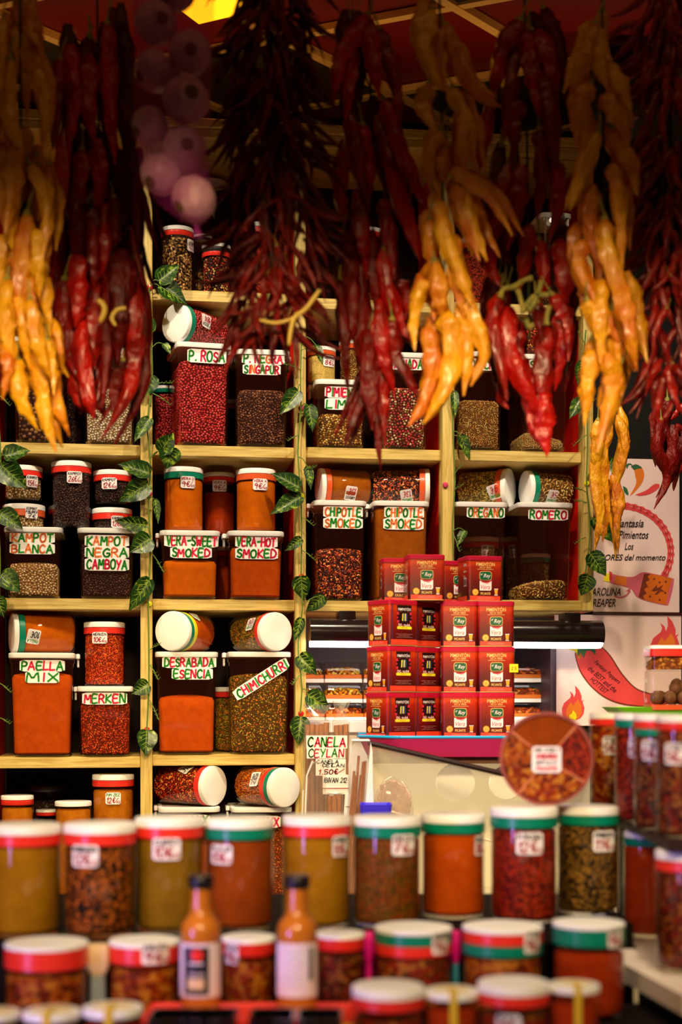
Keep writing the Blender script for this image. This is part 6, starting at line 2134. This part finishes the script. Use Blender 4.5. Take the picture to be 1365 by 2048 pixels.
strand('string of yellow peppers in front of the end post', YH - .06, S("""
1190,50 1165,130 1140,192 42; 1200,60 1195,120 1215,176 44; 1215,130 1245,180 1260,242 38; 1180,170 1160,220 1155,292 46; 1205,190 1240,240 1258,302 42; 1225,260 1260,330 1275,392 42; 1195,270 1165,350 1140,422 38; 1225,330 1240,420 1245,542 38; 1185,370 1180,440 1205,552 44;
1210,440 1215,500 1245,600 1260,642 44; 1165,480 1160,540 1200,610 1270,742 42; 1240,560 1258,650 1275,742 44; 1175,600 1185,640 1195,682 32; 1185,700 1175,780 1170,852 36; 1215,705 1225,780 1195,905 46; 1240,740 1225,800 1210,850 34; 1180,230 1175,300 1185,370 36; 1205,560 1200,650 1205,740 44; 1225,620 1235,700 1230,790 40"""),
       m_yel, [(1205, 40), (1208, 300), (1212, 700)], 1.1, stalkevery=3)
strand('short string of wrinkled yellow peppers hanging beside the end post', 3.36, S("""
1202,870 1190,950 1200,1040 1190,1102 28; 1222,850 1205,920 1215,1000 1230,1084 28; 1235,830 1250,890 1235,960 1225,1012 24; 1225,950 1240,1000 1235,1050 1237,1108 24; 1196,840 1190,900 1188,962 22; 1215,960 1212,1040 1206,1085 18; 1246,850 1256,880 1258,904 12; 1210,800 1212,860 1208,930 24; 1195,930 1192,990 1194,1040 20"""),
       m_yel, [(1215, 780), (1216, 860), (1216, 950)], .4, spread=.03, stalkevery=4, top_=False, jit=4)
strand('short string of dark dried peppers hanging over the poster corner', 3.34, S("""
1322,840 1315,900 1335,960 1309,1018 26; 1347,850 1345,930 1338,974 28; 1362,850 1345,868 1330,884 20; 1306,825 1308,890 1312,934 16; 1335,800 1330,880 1342,950 28; 1360,860 1358,910 1350,960 22"""),
       m_drk, [(1335, 780), (1336, 840), (1338, 900)], .6, m_red, spread=.03, stalkevery=4, top_=False, jit=8)

def bunch(label, Y, cx, env, n, wr, lr, y0, y1, mat, dense=1.0):
    root = THING('hanging_chilli_bunch', label, 'chilli bunch', F(cx, 60, Y), 0, 'bunches of small dried chillies')
    o0 = root.location
    b = MB()
    b.tube([Vector(c) for c in crom([(0, .02, CZ + 1.285 - o0.z), (0, .02, 0), tuple(F(cx, y1 - 120, Y + .02) - o0)], 14)], .012, 7)
    OBJ('string', b, m_cord, root)
    specs = []
    for i in range(n):
        t = i / n
        y = y0 + (y1 - y0) * t + random.uniform(-20, 20)
        hw = np.interp(y, [e[0] for e in env], [e[1] for e in env])
        c = np.interp(y, [e[0] for e in env], [e[2] for e in env])
        s = random.uniform(-1, 1)
        x = c + s * hw * .72
        L = random.uniform(*lr)
        a = s * .55 + random.gauss(0, .42)
        bend = random.uniform(-.5, .5)
        pts = [(x, y)]
        for k in range(3):
            aa = a + bend * (k - 1) * .8
            pts.append((pts[-1][0] + sin(aa) * L / 3, pts[-1][1] + cos(aa) * L / 3))
        specs.append((Y + (abs(s) - .6) * .07 + random.uniform(-.02, .02), pts, random.uniform(*wr)))
    specs.sort(key=lambda q: q[0])
    rest = MB()
    for i, (yy, pts, w) in enumerate(specs):
        if i < 98:
            pepper(root, pts, w, yy, mat, stalk=(i % 4 == 0), nr=11, seg=8, name='chilli')
        else:
            P = [tuple(F(px, py, yy + random.uniform(-.012, .012)) - o0) for px, py in pts]
            R = w / 2 * yy / FPX * .84
            rest.tube([Vector(q) for q in crom(P, 10)], [R * (.5 if q == 0 else 1 if q < 4 else max(.1, 1 - ((q - 3) / 6) ** 1.6)) for q in range(10)], 7)
    o = OBJ('chillies', rest, mat, root, angle=70)
    o['kind'] = 'stuff'
    return root
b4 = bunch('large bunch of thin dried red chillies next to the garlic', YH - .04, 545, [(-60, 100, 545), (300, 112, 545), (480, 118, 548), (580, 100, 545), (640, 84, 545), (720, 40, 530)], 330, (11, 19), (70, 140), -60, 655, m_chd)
bunch('large bunch of thin red chillies at the picture edge over the posters', YH + .09, 1335, [(-60, 80, 1345), (300, 96, 1345), (600, 90, 1340), (760, 70, 1345), (860, 40, 1350)], 230, (13, 22), (75, 140), -60, 760, m_chl)

for own, yy, pts, r_ in ((r2, YH + .0, "196,600 208,612 208,628 200,644", .0048), (r2, YH + .0, "252,616 234,620 224,636 232,652", .0035), (b4, YH - .10, "640,580 612,618 590,634 582,660 578,690", .0035), (b4, YH - .10, "520,640 548,646 572,642 590,634", .0026)):
    b = MB()
    q = [tuple(float(k) for k in p.split(',')) for p in pts.split()]
    b.tube([Vector(c) for c in crom([tuple(F(x, y, yy) - own.location) for x, y in q], 10)], [r_ * k for k in (.8, 1, 1, 1, 1, 1, 1, .95, .9, .6)], 7)
    OBJ('stalk', b, M('pale_stalk', (196, 150, 40), .5), own)

# garlic in a violet net
YG = 2.2
g = THING('hanging_garlic_net', 'violet net of white garlic bulbs hanging between red strings', 'garlic net', F(345, 60, YG), 0)
o0 = g.location
m_gar = M('garlic_skin', (206, 142, 134), .5, .3, (30, (172, 104, 110)), (60, .15), stretch=(4, 4, 1))
m_root = M('garlic_root', (120, 76, 50), .8, .1, (200, (90, 54, 34)), (300, .6))
BL = [(312, 45, 43, 1), (380, 106, 43, 1), (308, 142, 41, 0), (372, 200, 47, 1), (300, 252, 38, 0), (368, 296, 43, 1), (322, 348, 42, 0), (388, 398, 46, 0), (352, -18, 40, 0), (300, -60, 40, 0), (390, -50, 40, 0)]
for x, y, r, front in BL:
    c = F(x, y, YG + random.uniform(-.006, .006)) - o0
    R = r * YG / FPX
    b = MB()
    n, m = 28, 14
    vs, fs = [], []
    for i in range(m + 1):
        p = pi * i / m
        for j in range(n):
            a = 2 * pi * j / n
            q = R * sin(p) * (1 + .045 * abs(cos(a * 4.5)) - .02)
            z = -R * .92 * cos(p)
            if p > 2.6:
                q *= .8
                z += R * .12 * (p - 2.6)
            vs.append((q * cos(a), q * sin(a), z))
    fs = [(i * n + j, i * n + (j + 1) % n, (i + 1) * n + (j + 1) % n, (i + 1) * n + j) for i in range(m) for j in range(n)]
    d = Vector((random.uniform(.1, .5), -1, random.uniform(-.3, .05))) if front else Vector((random.uniform(-.9, -.3), -.5, -.5))
    q = d.to_track_quat('-Z', 'Y')
    b.add([q @ Vector(p) + c for p in vs], fs)
    o = OBJ('garlic_bulb', b, m_gar, g, angle=80)
    b = MB()
    b.lathe([(R * .30, -R * .90), (R * .27, -R * .965), (R * .1, -R * 1.0), (R * .01, -R * .99)], 18, cap1=False)
    b.v = [tuple(q @ Vector(p) + c) for p in b.v]
    OBJ('root_disc', b, m_root, o)
def NETMAT():
    m = bpy.data.materials.new('violet_net')
    m.use_nodes = True
    n = m.node_tree
    b = n.nodes['Principled BSDF']
    b.inputs['Base Color'].default_value = C((190, 40, 130))
    b.inputs['Roughness'].default_value = .5
    tr = n.nodes.new('ShaderNodeBsdfTransparent')
    mx = n.nodes.new('ShaderNodeMixShader')
    tc = n.nodes.new('ShaderNodeTexCoord')
    ms = []
    for ang in (.9, -.9):
        mp = n.nodes.new('ShaderNodeMapping')
        mp.inputs['Rotation'].default_value = (0, ang, 0)
        n.links.new(tc.outputs['Object'], mp.inputs['Vector'])
        w = n.nodes.new('ShaderNodeTexWave')
        w.inputs['Scale'].default_value = 75
        w.bands_direction = 'X'
        n.links.new(mp.outputs[0], w.inputs['Vector'])
        gt = n.nodes.new('ShaderNodeMath')
        gt.operation = 'GREATER_THAN'
        gt.inputs[1].default_value = .975
        n.links.new(w.outputs['Fac'], gt.inputs[0])
        ms.append(gt)
    mxm = n.nodes.new('ShaderNodeMath')
    mxm.operation = 'MAXIMUM'
    n.links.new(ms[0].outputs[0], mxm.inputs[0])
    n.links.new(ms[1].outputs[0], mxm.inputs[1])
    n.links.new(mxm.outputs[0], mx.inputs[0])
    n.links.new(tr.outputs[0], mx.inputs[1])
    n.links.new(b.outputs[0], mx.inputs[2])
    n.links.new(mx.outputs[0], n.nodes['Material Output'].inputs['Surface'])
    return m
netp = [(-120, 345, 70), (0, 347, 82), (60, 348, 80), (150, 342, 80), (230, 345, 78), (300, 345, 72), (350, 352, 68), (400, 372, 62), (440, 388, 30), (452, 392, 6), (475, 398, 10)]
b = MB()
vs = []
n = 24
for y, x, hw in netp:
    c = F(x, y, YG) - o0
    for j in range(n):
        a = 2 * pi * j / n
        vs.append((c.x + hw * YG / FPX * cos(a), c.y + min(hw, 52) * YG / FPX * 1.02 * sin(a), c.z))
fs = [(i * n + j, i * n + (j + 1) % n, (i + 1) * n + (j + 1) % n, (i + 1) * n + j) for i in range(len(netp) - 1) for j in range(n)]
b.add(vs, fs)
OBJ('net', b, NETMAT(), g)
b = MB()
c = F(345, -115, YG) - o0
b.tube([Vector((c.x, c.y, c.z)), Vector((c.x, c.y, CZ + 1.29 - o0.z))], .006, 6)
OBJ('string', b, m_cord, g)

# glowing ceiling panel
p = [lat(-2, 0), lat(-1, 0), lat(-1, 1), lat(-2, 1)]
zz = CZ + SH - .014
def at_c(px, py):
    D = FPX * (SH - .02) / (HZ - py)
    return Vector(((px - 682.5) / FPX * D, D, CZ + SH - .02))
q0, q1 = at_c(398, 33), at_c(452, 20)
e1 = (q1 - q0).normalized()
e2 = Vector((-e1.y, e1.x, 0))
if e2.y > 0:
    e2 = -e2
cc = [q0, q0 + e1 * .16, q0 + e1 * .16 + e2 * .22, q0 + e2 * .22]
b = MB()
b.add([(a.x - q0.x, a.y - q0.y, z) for z in (0, .016) for a in cc], [(0, 1, 2, 3), (7, 6, 5, 4), (0, 4, 5, 1), (1, 5, 6, 2), (2, 6, 7, 3), (3, 7, 4, 0)])
o = OBJ('ceiling_light', b, M('panel_glow', (255, 170, 20), .5, emit=2.2), flat=True)
o.location = (q0.x, q0.y, CZ + SH - .0385)
TAG(o, 'glowing amber light panel between the ceiling laths', 'ceiling light')
print('OBJECTS', len(bpy.data.objects))
